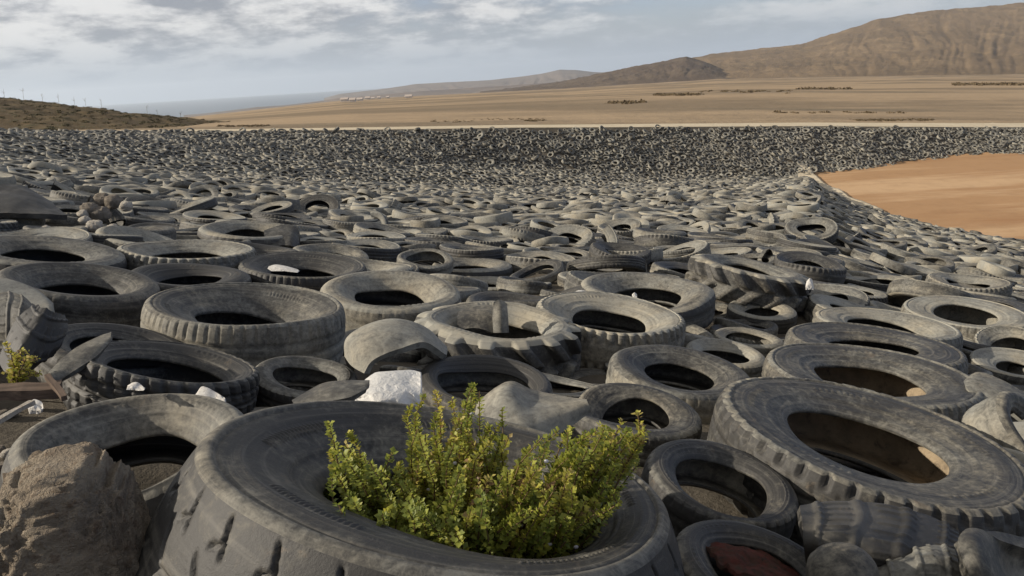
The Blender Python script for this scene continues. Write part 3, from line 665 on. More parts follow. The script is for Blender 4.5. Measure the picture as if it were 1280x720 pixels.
# heavier cover towards the sea, thinner over the mountain
side = w.math('MULTIPLY', sx.outputs['X'], -.26)
cov = w.math('ADD', w.math('ADD', w.math('MULTIPLY', n1, .7), w.math('MULTIPLY', n2, .3)), side)
cov = w.ramp(cov, .36, .56)
bg_sky = w.n('ShaderNodeVectorMath', operation='MULTIPLY'); w.l(sky.outputs[0], bg_sky.inputs[0]); bg_sky.inputs[1].default_value = (.088, .088, .110)
shade = w.ramp(w.math('ADD', w.math('MULTIPLY', n1, .45), w.math('MULTIPLY', n2, .55)), .43, .57)
cc = w.mix(shade, (.24, .258, .292), (.66, .655, .645))
col = w.mix(w.math('MULTIPLY', cov, .92), bg_sky.outputs[0], cc)
lowband = w.ramp(sx.outputs['Z'], .0, .09)
col = w.mix(lowband, (.31, .37, .44), col)
hi = w.ramp(sx.outputs['Z'], .35, .8)
col = w.mix(hi, col, (.40, .395, .395))
bgn = w.n('ShaderNodeBackground'); w.l(col, bgn.inputs[0]); bgn.inputs['Strength'].default_value = 1.0
wo = w.n('ShaderNodeOutputWorld'); w.l(bgn.outputs[0], wo.inputs[0])
HAZE = 4.2e-5
if HAZE:
    x0, x1, y0, y1, z0, z1 = -25000, 21000, -60, 27000, -170, 420
    V = [(x, y, z) for x in (x0, x1) for y in (y0, y1) for z in (z0, z1)]
    q = np.array([[0, 1, 3, 2], [4, 6, 7, 5], [0, 4, 5, 1], [2, 3, 7, 6], [0, 2, 6, 4], [1, 5, 7, 3]])
    hz = bpy.data.materials.new('haze_air'); hz.use_nodes = True; nt = hz.node_tree; nt.nodes.clear()
    pv = nt.nodes.new('ShaderNodeVolumePrincipled'); pv.inputs['Density'].default_value = HAZE; pv.inputs['Color'].default_value = (.80, .88, .97, 1); pv.inputs['Anisotropy'].default_value = .3
    om = nt.nodes.new('ShaderNodeOutputMaterial'); nt.links.new(pv.outputs[0], om.inputs['Volume'])
    tag(link('haze', mesh('haze', V, q, hz, False)), kind='stuff')

#@@P0
# ------------------------------------------------------------------ scraps of rubber, rubbish, stones and plants
import bmesh
def ico(sub):
    bm = bmesh.new(); bmesh.ops.create_icosphere(bm, subdivisions=sub, radius=1)
    V = np.array([v.co[:] for v in bm.verts]); Q = np.array([[v.index for v in f.verts] for f in bm.faces]); bm.free(); return V, Q
ICO = {k: ico(k) for k in (2, 3, 4, 6)}
def lump(name, c, size, mat, label, cat, group=None, sub=4, rough=.18, freq=1.6, box=.35, seed=0, rot=0., tiltv=(0, 0)):
    V, Q = ICO[sub]; V = V.copy()
    p = 1-box*.75; S = np.sign(V)*np.abs(V)**p; S /= np.linalg.norm(S, axis=1, keepdims=True)**(1-box*.5)
    d = n3(V+seed*3.7, freq, seed, 5); d2 = n3(V+seed*1.7+9, freq*4.5, seed+3, 4)
    V = S*(1+rough*d+rough*.45*d2+(rough*.22*n3(V+5.1, freq*14, seed+7, 3) if sub > 4 else 0))[:, None]*np.array(size)
    a, b = math.cos(rot), math.sin(rot); V = V@np.array([[a, b, 0], [-b, a, 0], [0, 0, 1]])
    if sub > 4:
        from mathutils import noise as mn
        U = ICO[sub][0]; S2 = np.sign(U)*np.abs(U)**p; S2 /= np.linalg.norm(S2, axis=1, keepdims=True)**(1-box*.5)
        dd = np.array([mn.fractal(Vector(q*1.5)+Vector((seed, 3, 7)), .9, 2.1, 3)*.10+mn.fractal(Vector(q*7), .75, 2.1, 6)*.045+abs(mn.noise(Vector(q*4.1)))*.07-max(0, mn.noise(Vector(q*11))-.18)*.07 for q in U])
        V = S2*(1+dd)[:, None]*np.array(size); V = V@np.array([[a, b, 0], [-b, a, 0], [0, 0, 1]])
    o = link(name, mesh(name, V, Q, mat)); o.location = c; o.rotation_euler = (tiltv[0], tiltv[1], 0)
    return tag(o, label, cat, group)
def cspline(P, n):
    P = np.array(P, float); m = len(P); Pe = np.concatenate([[2*P[0]-P[1]], P, [2*P[-1]-P[-2]]])
    t = np.linspace(0, m-1-1e-9, n); i = t.astype(int); f = (t-i).reshape(-1, *([1]*(P.ndim-1)))
    a, b, c, d = Pe[i], Pe[i+1], Pe[i+2], Pe[i+3]
    return .5*(2*b+(c-a)*f+(2*a-5*b+4*c-d)*f**2+(3*b-a-3*c+d)*f**3)
def shell(name, G, th, mat, wob=.004, freq=9, seed=0, grv=0, gd=.006):
    """closed sheet of thickness th over the control net G[v][u] of points"""
    G = np.array(G, float); nu = nv = 72 if grv else 44
    S = cspline(G, nv); S = cspline(S.transpose(1, 0, 2), nu)                 # nu x nv x 3
    du = np.gradient(S, axis=0); dv = np.gradient(S, axis=1); N_ = np.cross(du, dv); N_ /= np.linalg.norm(N_, axis=2, keepdims=True)+1e-9
    flat = S.reshape(-1, 3); w_ = n3(flat, freq, seed, 4).reshape(nu, nv, 1)
    if grv:
        g_ = (np.arange(nu)/(nu-1)*grv) % 1; w_ = w_-gd/max(wob, 1e-6)*((1-sm(np.abs(g_-.5), .06, .13))[:, None, None])
        h_ = (np.arange(nv)/(nv-1)*grv*2.3) % 1; w_ = w_-gd*.7/max(wob, 1e-6)*((1-sm(np.abs(h_-.5), .06, .13))[None, :, None])*(np.arange(nu) % 24 > 9)[:, None, None]
    A = S+N_*(th/2+wob*w_); Bk = S-N_*(th/2-wob*w_)
    q = gridq(nu, nv); off = nu*nv
    b = [i*nv for i in range(nu)]+[(nu-1)*nv+j for j in range(1, nv)]+[i*nv+nv-1 for i in range(nu-2, -1, -1)]+[j for j in range(nv-2, 0, -1)]
    b = np.array(b); b2 = np.roll(b, -1)
    af, bf = A.reshape(-1, 3), Bk.reshape(-1, 3); nb = len(b); V = np.concatenate([af, bf, af[b], bf[b]]); k_ = np.arange(nb); k2 = np.roll(k_, -1)
    rim = np.stack([k_, k2, k2+nb, k_+nb], -1)+2*off
    return link(name, mesh(name, V, [np.concatenate([q[:, ::-1], q+off, rim])], mat))
def net(rows): return [[at(*p) for p in r] for r in rows]
def arc_scrap(name, c, axis, up, R, W, a0, a1, label, pat='worn', bead=.62, dish=.3, seed=0, collapse=None, group=None, nth=90):
    e = bpy.data.objects.new(name, None); COL.objects.link(e); e.empty_display_size = .1
    z = np.array(axis, float); z /= np.linalg.norm(z); y = np.array(up, float); y -= y@z*z; y /= np.linalg.norm(y); x = np.cross(y, z)
    e.matrix_world = Matrix(((x[0], y[0], z[0], c[0]), (x[1], y[1], z[1], c[1]), (x[2], y[2], z[2], c[2]), (0, 0, 0, 1)))
    tag(e, label, 'tyre scrap', group)
    for k, me in tyre_meshes(name, R, W, pat=pat, bead=bead, dish=dish, arc=(a0, a1), nth=nth, ntz=13, seed=seed, wob=.03, collapse=collapse).items():
        link('sidewall' if k == 'sidewall_low' else k, me, e)
    return e
SCR = 'scraps of torn tyre'
tag(shell('tyre_scrap', net([[(598, 506, 2.42), (622, 487, 2.46), (640, 480, 2.50), (664, 490, 2.50), (700, 498, 2.46), (733, 503, 2.40)],
    [(596, 530, 2.32), (616, 507, 2.34), (634, 494, 2.36), (664, 506, 2.36), (700, 508, 2.36), (734, 505, 2.37)],
    [(600, 556, 2.24), (622, 538, 2.22), (646, 530, 2.22), (670, 528, 2.24), (704, 520, 2.30), (735, 509, 2.36)],
    [(606, 582, 2.20), (630, 570, 2.15), (652, 566, 2.14), (678, 554, 2.20), (708, 535, 2.29), (737, 512, 2.38)]]), .022, M['side'], .002, 6, 3),
    'bent tan rubber flap standing like a tent right of the shrub', 'tyre scrap', SCR)
tag(shell('tyre_scrap', net([[(440, 466, 3.62), (440, 444, 3.72), (464, 428, 3.8), (496, 420, 3.84), (530, 428, 3.84), (556, 448, 3.75)],
    [(434, 446, 3.50), (436, 424, 3.55), (462, 408, 3.62), (495, 402, 3.66), (530, 412, 3.66), (556, 436, 3.6)],
    [(442, 457, 3.36), (450, 436, 3.36), (474, 423, 3.40), (502, 417, 3.46), (532, 421, 3.52), (557, 440, 3.55)],
    [(458, 468, 3.26), (466, 454, 3.28), (482, 445, 3.30), (502, 438, 3.34), (530, 431, 3.40), (556, 446, 3.48)]]), .03, M['side'], .004, 7, 2),
    'dome shaped folded piece of car tyre above the white plastic bag', 'tyre scrap', SCR)
tag(shell('tyre_scrap', net([[(366, 503, 2.62), (400, 484, 2.68), (430, 479, 2.70), (462, 478, 2.72)], [(370, 508, 2.56), (404, 493, 2.58), (434, 487, 2.60), (461, 481, 2.64)], [(380, 512, 2.55), (410, 505, 2.52), (438, 500, 2.52), (458, 488, 2.6)]]), .02, M['inner'], .004, 9, 5),
    'dark curved rubber lip between the small tyre and the white bag', 'tyre scrap', SCR)
tag(shell('tyre_scrap', net([[(2, 452, 2.9), (18, 412, 3.0), (34, 392, 3.05), (50, 384, 3.1)], [(14, 468, 2.78), (30, 430, 2.86), (46, 406, 2.94), (56, 388, 3.02)], [(34, 462, 2.82), (52, 440, 2.9), (64, 412, 3.0), (66, 392, 3.08)], [(54, 446, 2.95), (74, 430, 3.0), (82, 412, 3.1), (78, 396, 3.2)]]), .03, M['side_dark'], .004, 7, 7, grv=3),
    'grey folded rubber lump at the left edge above the yellow weed', 'tyre scrap', SCR)
tag(shell('tyre_scrap', net([[(62, 468, 2.62), (92, 440, 2.78), (122, 424, 2.9), (140, 418, 2.95)], [(64, 474, 2.58), (94, 452, 2.70), (124, 434, 2.82), (139, 423, 2.9)], [(70, 480, 2.58), (100, 462, 2.66), (122, 446, 2.76), (136, 430, 2.86)]]), .02, M['inner'], .004, 8, 9),
    'thin dark rubber strip leaning on the left of the blocky worn tyre', 'tyre scrap', SCR)
tag(shell('tyre_scrap', net([[(-14, 372, 3.5), (10, 368, 3.5), (28, 374, 3.45), (42, 390, 3.4)], [(-14, 384, 3.35), (10, 382, 3.35), (30, 388, 3.32), (43, 398, 3.3)], [(-14, 410, 3.3), (10, 412, 3.28), (30, 414, 3.26), (42, 416, 3.26)], [(-14, 440, 3.3), (10, 440, 3.28), (30, 440, 3.27), (42, 436, 3.28)]]), .03, M['tread'], .004, 7, 14, grv=4),
    'cut tyre piece with a pale top at the left edge behind the folded lump', 'tyre scrap', SCR)
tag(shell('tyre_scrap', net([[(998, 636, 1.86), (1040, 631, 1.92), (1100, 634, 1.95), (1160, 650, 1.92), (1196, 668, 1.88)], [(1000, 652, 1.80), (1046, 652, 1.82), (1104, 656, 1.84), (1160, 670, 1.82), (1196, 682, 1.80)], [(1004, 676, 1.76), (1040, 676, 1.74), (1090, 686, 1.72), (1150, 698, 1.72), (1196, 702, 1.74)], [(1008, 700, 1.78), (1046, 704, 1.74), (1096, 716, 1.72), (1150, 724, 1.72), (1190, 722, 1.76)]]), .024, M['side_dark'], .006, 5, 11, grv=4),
    'dark leathery rubber flap in the shade below the notched truck tyre', 'tyre scrap', SCR)
tag(lump('tyre_scrap', at(1052, 716, 1.62), (.085, .08, .07), M['side_dark'], None, None, sub=4, rough=.06, freq=1.1, box=.2, seed=4), 'smooth grey rubber dome below the dark leathery flap', 'tyre scrap', SCR)
tag(shell('tyre_scrap', net([[(1098, 712, 1.74), (1130, 698, 1.76), (1164, 688, 1.76), (1192, 694, 1.74)], [(1100, 720, 1.66), (1132, 708, 1.66), (1166, 700, 1.66), (1194, 708, 1.66)], [(1104, 744, 1.62), (1134, 738, 1.60), (1168, 734, 1.60), (1194, 738, 1.62)]]), .03, M['tread'], .004, 7, 22, grv=3),
    'small torn tyre piece with a tan corner below the leathery flap', 'tyre scrap', SCR)
tag(shell('tyre_scrap', net([[(1198, 676, 1.62), (1214, 668, 1.66), (1246, 670, 1.70), (1292, 682, 1.72)], [(1199, 692, 1.58), (1219, 680, 1.60), (1250, 692, 1.72), (1292, 702, 1.76)], [(1204, 712, 1.55), (1226, 704, 1.56), (1256, 718, 1.70), (1292, 728, 1.74)], [(1212, 740, 1.54), (1236, 736, 1.54), (1262, 744, 1.6), (1292, 754, 1.64)]]), .034, M['side'], .003, 7, 23),
    'pale bent tyre piece in the corner under the notched truck tyre', 'tyre scrap', SCR)
tag(shell('tyre_scrap', net([[(1206, 480, 3.7), (1222, 468, 3.78), (1250, 478, 3.72), (1284, 498, 3.62)], [(1208, 488, 3.6), (1228, 484, 3.62), (1254, 496, 3.56), (1286, 514, 3.48)], [(1216, 500, 3.55), (1236, 502, 3.52), (1260, 514, 3.46), (1286, 532, 3.4)]]), .03, M['side'], .008, 7, 13),
    'torn sidewall with a raised corner at the right edge behind the notched tyre', 'tyre scrap', SCR)
arc_scrap('tyre_scrap', at(1272, 556, 2.9), (.5, -.5, .7), (-.6, .3, .5), .22, .2, math.radians(10), math.radians(180), 'sunlit tyre piece at the right edge between two truck tyres', seed=68, group=SCR)
tag(shell('tyre_scrap', net([[(-20, 236, 9.3), (14, 234, 9.6), (34, 238, 9.7), (60, 254, 9.6)], [(-20, 252, 8.9), (14, 250, 9.0), (40, 254, 9.1), (70, 264, 9.2)], [(-20, 270, 8.5), (20, 270, 8.6), (52, 270, 8.7), (84, 272, 8.9)]]), .06, M['inner'], .03, 3, 15),
    'big dark slumped rubber wedge far along the left edge', 'tyre scrap', SCR)
tag(shell('tyre_scrap', net([[(330, 290, 9.0), (350, 283, 9.2), (366, 284, 9.2), (374, 292, 9.1)], [(332, 300, 8.8), (350, 294, 8.9), (364, 296, 8.9), (372, 304, 8.9)], [(340, 311, 8.6), (352, 308, 8.7), (364, 309, 8.7), (370, 312, 8.8)]]), .05, M['side'], .02, 4, 17),
    'sunlit bent rubber flap in the middle distance left of centre', 'tyre scrap', SCR)
# strip of tread inside the tractor tyre
tag(shell('tyre_scrap', net([[(573, 392, 4.75), (590, 386, 4.8), (606, 384, 4.82), (618, 384, 4.8)], [(572, 402, 4.62), (590, 397, 4.66), (606, 394, 4.68), (618, 398, 4.66)], [(574, 414, 4.56), (592, 412, 4.56), (604, 414, 4.56), (616, 418, 4.56)]]), .03, M['side'], .008, 7, 19),
    'torn tread strip lying inside the tractor tyre', 'tyre scrap', SCR)
tag(shell('tyre_scrap', net([[(616, 378, 4.62), (624, 376, 4.64), (632, 380, 4.66)], [(617, 396, 4.58), (626, 394, 4.56), (633, 397, 4.6)], [(618, 416, 4.54), (627, 416, 4.52), (634, 416, 4.56)]]), .03, M['side'], .006, 8, 20),
    'upright rubber stub standing in the tractor tyre hole', 'tyre scrap', SCR)
# rusty scrap inside the shaded tyre
M['rust'] = earth('rust', [(.085, .055, .04), (.15, .05, .04), (.05, .04, .033)], (18, 60), .03)
tag(shell('metal_scrap', net([[(880, 676, 1.80), (920, 680, 1.84), (960, 692, 1.84), (1000, 712, 1.80)], [(890, 690, 1.72), (926, 698, 1.72), (964, 712, 1.70), (1004, 732, 1.66)], [(920, 720, 1.6), (950, 730, 1.58), (984, 742, 1.56), (1010, 754, 1.56)]]), .012, M['rust'], .035, 18, 21),
    'rusty red brown scrap lying in the shaded tyre by the frame bottom', 'scrap metal')
# ordinary torn pieces through the field: one built, then copied
proto = None
k = 0; tries = 0; spots = []
while k < 14 and tries < 4000:
    tries += 1
    y = rng.uniform(9, 19); x = y*rng.uniform(-.66, .66)
    if any((x-a)**2+(y-b)**2 < .9 for a, b in spots): continue
    if any((x-h['C'][0])**2+(y-h['C'][1])**2 < (h['R']*.98)**2 for h in hero_list): continue
    spots.append((x, y)); k += 1
for i, (x, y) in enumerate(spots):
    z = float(ground_z(x, y))
    if i < 3:
        kinds = [(.42, .26, 0, 110), (.30, .2, 0, 170), (.5, .3, 0, 70)]
        R_, W_, a0, a1 = kinds[i]
        e = arc_scrap('tyre_scrap', (0, 0, 0), (0, 0, 1), (0, 1, 0), R_, W_, math.radians(a0), math.radians(a1), None, seed=80+i, pat=('block', 'worn', 'rib')[i], nth=60)
        spro = [] if i == 0 else spro
        spro.append(e)
    else:
        s0 = spro[i % 3]; e = s0.copy(); COL.objects.link(e)
        for ch in s0.children:
            c2 = ch.copy(); COL.objects.link(c2); c2.parent = e
    a = rng.uniform(0, 6.28); ax = np.array([math.cos(a), math.sin(a)*.6-.3, rng.uniform(.5, 1.4)])
    ax /= np.linalg.norm(ax); up = np.array([rng.normal(0, .3), rng.normal(0, .3), 1.]); up -= up@ax*ax; up /= np.linalg.norm(up); xx = np.cross(up, ax)
    tw = rng.uniform(-.6, .6)-math.radians(50); ca, sa = math.cos(tw), math.sin(tw); x1 = ca*xx+sa*up; y1 = -sa*xx+ca*up
    # turn the arc so that its middle is on top
    R_ = (.42, .30, .5)[i % 3]
    mid = math.radians((55, 85, 35)[i % 3]); top = math.cos(mid)*x1+math.sin(mid)*y1
    cz = z+.13-R_*max(0, top[2])*.72
    e.matrix_world = Matrix(((x1[0], y1[0], ax[0], x), (x1[1], y1[1], ax[1], y), (x1[2], y1[2], ax[2], cz), (0, 0, 0, 1)))
    p_ = x/y; zone = 'on the dark left side of the field' if p_ < -.2 else 'in the crowded centre of the field' if p_ < .25 else 'on the slope down to the sand'
    kd = ('torn block tread piece', 'half tyre of plain worn tread', 'short ribbed tread piece')[i % 3]
    tag(e, f'{kd} lying {zone}', 'tyre scrap', f'{kd}s {zone}')

# brown rock
t = NT('rock_stone'); tc = t.n('ShaderNodeTexCoord'); v = tc.outputs['Object']
a = t.noise(v, 9, 8, .65, .3); b = t.noise(v, 38, 6, .7); g = t.noise(v, 120, 4, .7)
c = t.mix(t.ramp(a, .35, .65), (.33, .27, .205), (.43, .365, .28)); c = t.mix(t.ramp(b, .5, .68), c, (.23, .17, .12)); c = t.mix(t.math('MULTIPLY', t.ramp(g, .5, .8), .5), c, (.46, .40, .32))
M['rock'] = t.out(c, .95, .1, t.math('ADD', t.math('ADD', t.math('MULTIPLY', b, 1.6), t.math('MULTIPLY', g, .8)), a), .045, 1.0)
rc = at(92, 672, 1.33); zg = float(ground_z(rc[0], rc[1])); ztop = at(92, 568, 1.33)[2]
rc[2] = (zg-.08+ztop)/2
lump('rock', rc, (.142, .16, (ztop-zg+.08)/2/1.02), M['rock'], 'rough brown pitted rock in front of the split tyre', 'rock', sub=6, rough=.19, freq=1.9, box=.72, seed=2, rot=.35)
# stones, plank and litter beside the rock
M['stone'] = earth('stone', [(.15, .13, .105), (.22, .19, .155), (.10, .085, .07)], (14, 50), .01)
M['pale_stone'] = earth('pale_stone', [(.34, .31, .26), (.42, .385, .33), (.24, .2, .16)], (14, 50), .01)
for i in range(22):
    px_, py_ = rng.uniform(-14, 50), rng.uniform(502, 615)
    P = at(px_, py_, 2.2); 
    # walk the sight line down to the soil
    d = ray(px_, py_); s = min(np.linspace(.8, 4, 300), key=lambda s: abs(d[2]*s-float(ground_z(d[0]*s, d[1]*s))-.015)); P = d*s
    r = rng.uniform(.006, .022)
    lump('stone', P, (r*1.3, r, r*.8), M['stone'] if i % 5 else M['pale_stone'], 'small ' + ('brown' if i % 5 else 'pale') + ' stone on the soil at the left edge behind the brown rock', 'stone', 'small ' + ('brown' if i % 5 else 'pale') + ' stones behind the rock', sub=3, rough=.34, box=.8, seed=30+i, rot=rng.uniform(0, 6))
for i, (a_, b_, Y_, r) in enumerate([(112, 262, 9.3, .10), (104, 268, 9.2, .06), (125, 268, 9.3, .11), (157, 258, 9.5, .07), (106, 276, 8.9, .06), (142, 252, 9.9, .10), (118, 283, 8.6, .08), (57, 288, 8.6, .06), (140, 287, 8.4, .07), (128, 250, 10, .10)]):
    big = r > .09
    lump('stone', at(a_, b_, Y_), (r*1.1, r, r*.9), M['pale_stone'] if r < .09 else M['stone'], ('broken brown stone' if big else 'small pale stone') + ' in the rubbish heap on the left of the field', 'stone', 'broken brown stones of the rubbish heap' if big else 'small pale stones of the rubbish heap', sub=4, rough=.26, box=.4, seed=70+i)
t = NT('old_wood'); tc = t.n('ShaderNodeTexCoord'); v = t.vecmul(tc.outputs['Object'], (1.5, 30, 30)); a = t.noise(v, 3, 6, .7)
M['wood'] = t.out(t.mix(t.ramp(a, .3, .7), (.075, .055, .042), (.165, .12, .09)), .9, .15, a, .004, .7)
def bar(name, A, Bp, wd, th, mat, n=14, seed=0):
    A = np.array(A); Bp = np.array(Bp); d = Bp-A; L = np.linalg.norm(d); x = d/L; y = np.cross([0, 0, 1], x); y /= np.linalg.norm(y); z = np.cross(x, y)
    ring = np.array([(-1, -1), (-.6, -1), (.6, -1), (1, -1), (1, 1), (.6, 1), (-.6, 1), (-1, 1)])
    V = []
    for i in range(n):
        s = i/(n-1); j = 1+.18*fbm(np.array([s*4.]), np.array([seed*1.3]), 3, seed)[0]; k = .03*math.sin(s*5+seed)
        for a, b in ring: V.append([(s-.5)*L, a*wd/2*j+k*wd*4, b*th/2*j])
    V = np.array(V); q = gridq(n, 8).tolist(); q += [[i*8+7, (i+1)*8+7, (i+1)*8, i*8] for i in range(n-1)]
    caps = [np.array([[0, 1, 2, 3, 4, 5, 6, 7]]), np.array([[(n-1)*8+i for i in range(7, -1, -1)]])]
    o = link(name, mesh(name, V, [np.array(q), *caps], mat, False))
    m_ = (A+Bp)/2; o.matrix_world = Matrix(((x[0], y[0], z[0], m_[0]), (x[1], y[1], z[1], m_[1]), (x[2], y[2], z[2], m_[2]), (0, 0, 0, 1))); return o
tag(bar('plank', at(-12, 492, 2.42), at(76, 486, 2.5), .085, .035, M['wood'], seed=1), 'weathered brown plank lying at the left edge under the yellow weed', 'plank')
tag(bar('stick', at(60, 470, 2.5), at(80, 498, 2.36), .018, .018, M['wood'], seed=4), 'short brown stick leaning at the end of the plank', 'stick')
tag(bar('stick', at(-6, 528, 2.1), at(40, 503, 2.25), .02, .014, M['pale_stone'], seed=5), 'pale splinter on the soil in front of the plank', 'stick')
# plastic bags and white litter
t = NT('white_plastic'); tc = t.n('ShaderNodeTexCoord'); a = t.noise(tc.outputs['Object'], 22, 5, .6, 1.5)
b = t.n('ShaderNodeBsdfPrincipled'); b.inputs['Base Color'].default_value = (.72, .71, .68, 1); b.inputs['Roughness'].default_value = .42
tr = t.n('ShaderNodeBsdfTranslucent'); tr.inputs[0].default_value = (.8, .79, .76, 1); mx = t.n('ShaderNodeMixShader'); mx.inputs[0].default_value = .3
bn = t.n('ShaderNodeBump'); bn.inputs['Distance'].default_value = .012; t.l(a, bn.inputs['Height']); t.l(bn.outputs[0], b.inputs['Normal'])
o_ = t.n('ShaderNodeOutputMaterial'); t.l(b.outputs[0], mx.inputs[1]); t.l(tr.outputs[0], mx.inputs[2]); t.l(mx.outputs[0], o_.inputs[0]); M['bag'] = t.m
M['paper'] = earth('dirty_paper', [(.52, .50, .46), (.60, .58, .54), (.36, .32, .27)], (30, 90), .003)
def crumple(name, rows, label, cat, th=.004, wob=.02, freq=16, seed=0, depth=.1, mat=None):
    """a crumpled bag: front net and the same net pushed back, closed"""
    G = np.array(net(rows)); n_ = 44
    S = cspline(cspline(G, n_).transpose(1, 0, 2), n_)
    back = S+np.array([0, 1, .1])*depth*np.sin(np.linspace(0, np.pi, n_))[:, None, None]*np.sin(np.linspace(0, np.pi, n_))[None, :, None]
    w1 = (1-np.abs(n3(S.reshape(-1, 3)+seed, freq, seed, 4))*2).reshape(n_, n_, 1)*wob; 
    A = S-np.array([0, 1, -.25])*w1*1.0; V = np.concatenate([A.reshape(-1, 3), back.reshape(-1, 3)+.002]); q = gridq(n_, n_)
    b = [i*n_ for i in range(n_)]+[(n_-1)*n_+j for j in range(1, n_)]+[i*n_+n_-1 for i in range(n_-2, -1, -1)]+[j for j in range(n_-2, 0, -1)]
    b = np.array(b); b2 = np.roll(b, -1); off = n_*n_
    o = link(name, mesh(name, V, [np.concatenate([q, q[:, ::-1]+off, np.stack([b, b+off, b2+off, b2], -1)])], mat or M['bag'])); return tag(o, label, cat)
crumple('plastic_bag', [[(457, 474, 2.95), (470, 466, 2.98), (492, 465, 3.0), (512, 463, 3.0), (526, 466, 2.96)], [(452, 486, 2.84), (468, 480, 2.84), (492, 478, 2.86), (512, 477, 2.88), (527, 480, 2.86)], [(444, 500, 2.76), (466, 496, 2.74), (490, 496, 2.74), (512, 494, 2.78), (527, 496, 2.80)], [(442, 514, 2.72), (466, 514, 2.70), (490, 514, 2.70), (512, 514, 2.72), (526, 514, 2.76)]], 'crumpled white plastic bag behind the shrub filled tyre', 'plastic bag', seed=3)
for i, (rows, lab) in enumerate([
    ([[(160, 482, 2.32), (166, 479, 2.34), (172, 482, 2.33), (181, 486, 2.30)], [(160, 484, 2.30), (166, 483, 2.30), (172, 485, 2.3), (180, 487, 2.29)], [(159, 487, 2.29), (166, 487.5, 2.29), (172, 488, 2.29), (180, 488, 2.28)]], 'small white paper scrap on the rim of the split tyre'),
    ([[(244, 494, 2.36), (252, 484, 2.40), (266, 490, 2.38), (280, 498, 2.34)], [(242, 497, 2.34), (254, 491, 2.36), (267, 496, 2.35), (281, 500, 2.33)], [(240, 501, 2.33), (254, 498, 2.33), (268, 501, 2.33), (282, 503, 2.32)]], 'thin grey white plastic scrap on the far rim of the split tyre'),
    ([[(35, 504, 2.28), (42, 500, 2.30), (48, 503, 2.3), (52, 508, 2.28)], [(36, 510, 2.26), (42, 508, 2.26), (48, 509, 2.26), (53, 512, 2.25)], [(38, 517, 2.25), (44, 517, 2.25), (48, 517, 2.25), (52, 516, 2.25)]], 'small white rag at the left end of the split tyre'),
    ([[(1008, 352, 6.9), (1012, 348, 6.92), (1015, 350, 6.92), (1016, 354, 6.9)], [(1007, 357, 6.86), (1011, 355, 6.86), (1015, 356, 6.86), (1017, 359, 6.86)], [(1007, 362, 6.84), (1011, 362, 6.84), (1015, 362, 6.84), (1017, 363, 6.84)]], 'white rag at the right end of the striped lug tyre'),
    ([[(336, 333, 6.15), (345, 331, 6.2), (358, 333, 6.2), (372, 337, 6.15)], [(335, 336, 6.1), (345, 335, 6.1), (358, 336, 6.1), (374, 339, 6.1)], [(340, 339, 6.05), (350, 339, 6.05), (360, 339.5, 6.05), (372, 341, 6.05)]], 'flattened white rubbish in the hole of the ribbed grey tyre'),
    ([[(716, 366, 5.9), (724, 363, 5.95), (732, 364, 5.95), (742, 368, 5.9)], [(716, 368, 5.85), (724, 367, 5.85), (732, 368, 5.85), (742, 370, 5.85)], [(716, 371, 5.8), (724, 371, 5.8), (732, 371, 5.8), (742, 372, 5.8)]], 'white scrap caught behind the ragged truck tyre'),
    ([[(790, 368, 5.9), (793, 366, 5.9), (796, 368, 5.9)], [(790, 371, 5.88), (793, 371, 5.88), (796, 371, 5.88)], [(790, 374, 5.86), (793, 374, 5.86), (796, 374, 5.86)]], 'tiny white scrap under the black walled broad tyre')]):
    crumple('paper_scrap', rows, lab, 'litter', wob=.006, freq=40, seed=10+i, depth=.02, mat=M['paper'])

# ------------------------------------------------------------------ plants
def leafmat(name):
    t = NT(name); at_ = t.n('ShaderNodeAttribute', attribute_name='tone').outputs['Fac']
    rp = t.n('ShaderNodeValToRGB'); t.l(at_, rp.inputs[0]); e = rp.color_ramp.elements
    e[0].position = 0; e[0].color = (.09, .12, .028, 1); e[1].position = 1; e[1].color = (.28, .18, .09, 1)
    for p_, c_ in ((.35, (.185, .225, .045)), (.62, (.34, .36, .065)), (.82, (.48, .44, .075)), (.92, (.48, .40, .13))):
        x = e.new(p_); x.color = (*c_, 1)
    b = t.n('ShaderNodeBsdfPrincipled'); t.l(rp.outputs[0], b.inputs['Base Color']); b.inputs['Roughness'].default_value = .5; b.inputs['Specular IOR Level'].default_value = .35
    tr = t.n('ShaderNodeBsdfTranslucent'); t.l(rp.outputs[0], tr.inputs[0]); mx = t.n('ShaderNodeMixShader'); mx.inputs[0].default_value = .45
    o = t.n('ShaderNodeOutputMaterial'); t.l(b.outputs[0], mx.inputs[1]); t.l(tr.outputs[0], mx.inputs[2]); t.l(mx.outputs[0], o.inputs[0]); return t.m
M['leaf'] = leafmat('leaf'); t = NT('stem_bark'); M['stem'] = t.out((.13, .085, .045), .8, .2)
t = NT('white_petal'); M['petal'] = t.out((.75, .72, .78), .6, .2)
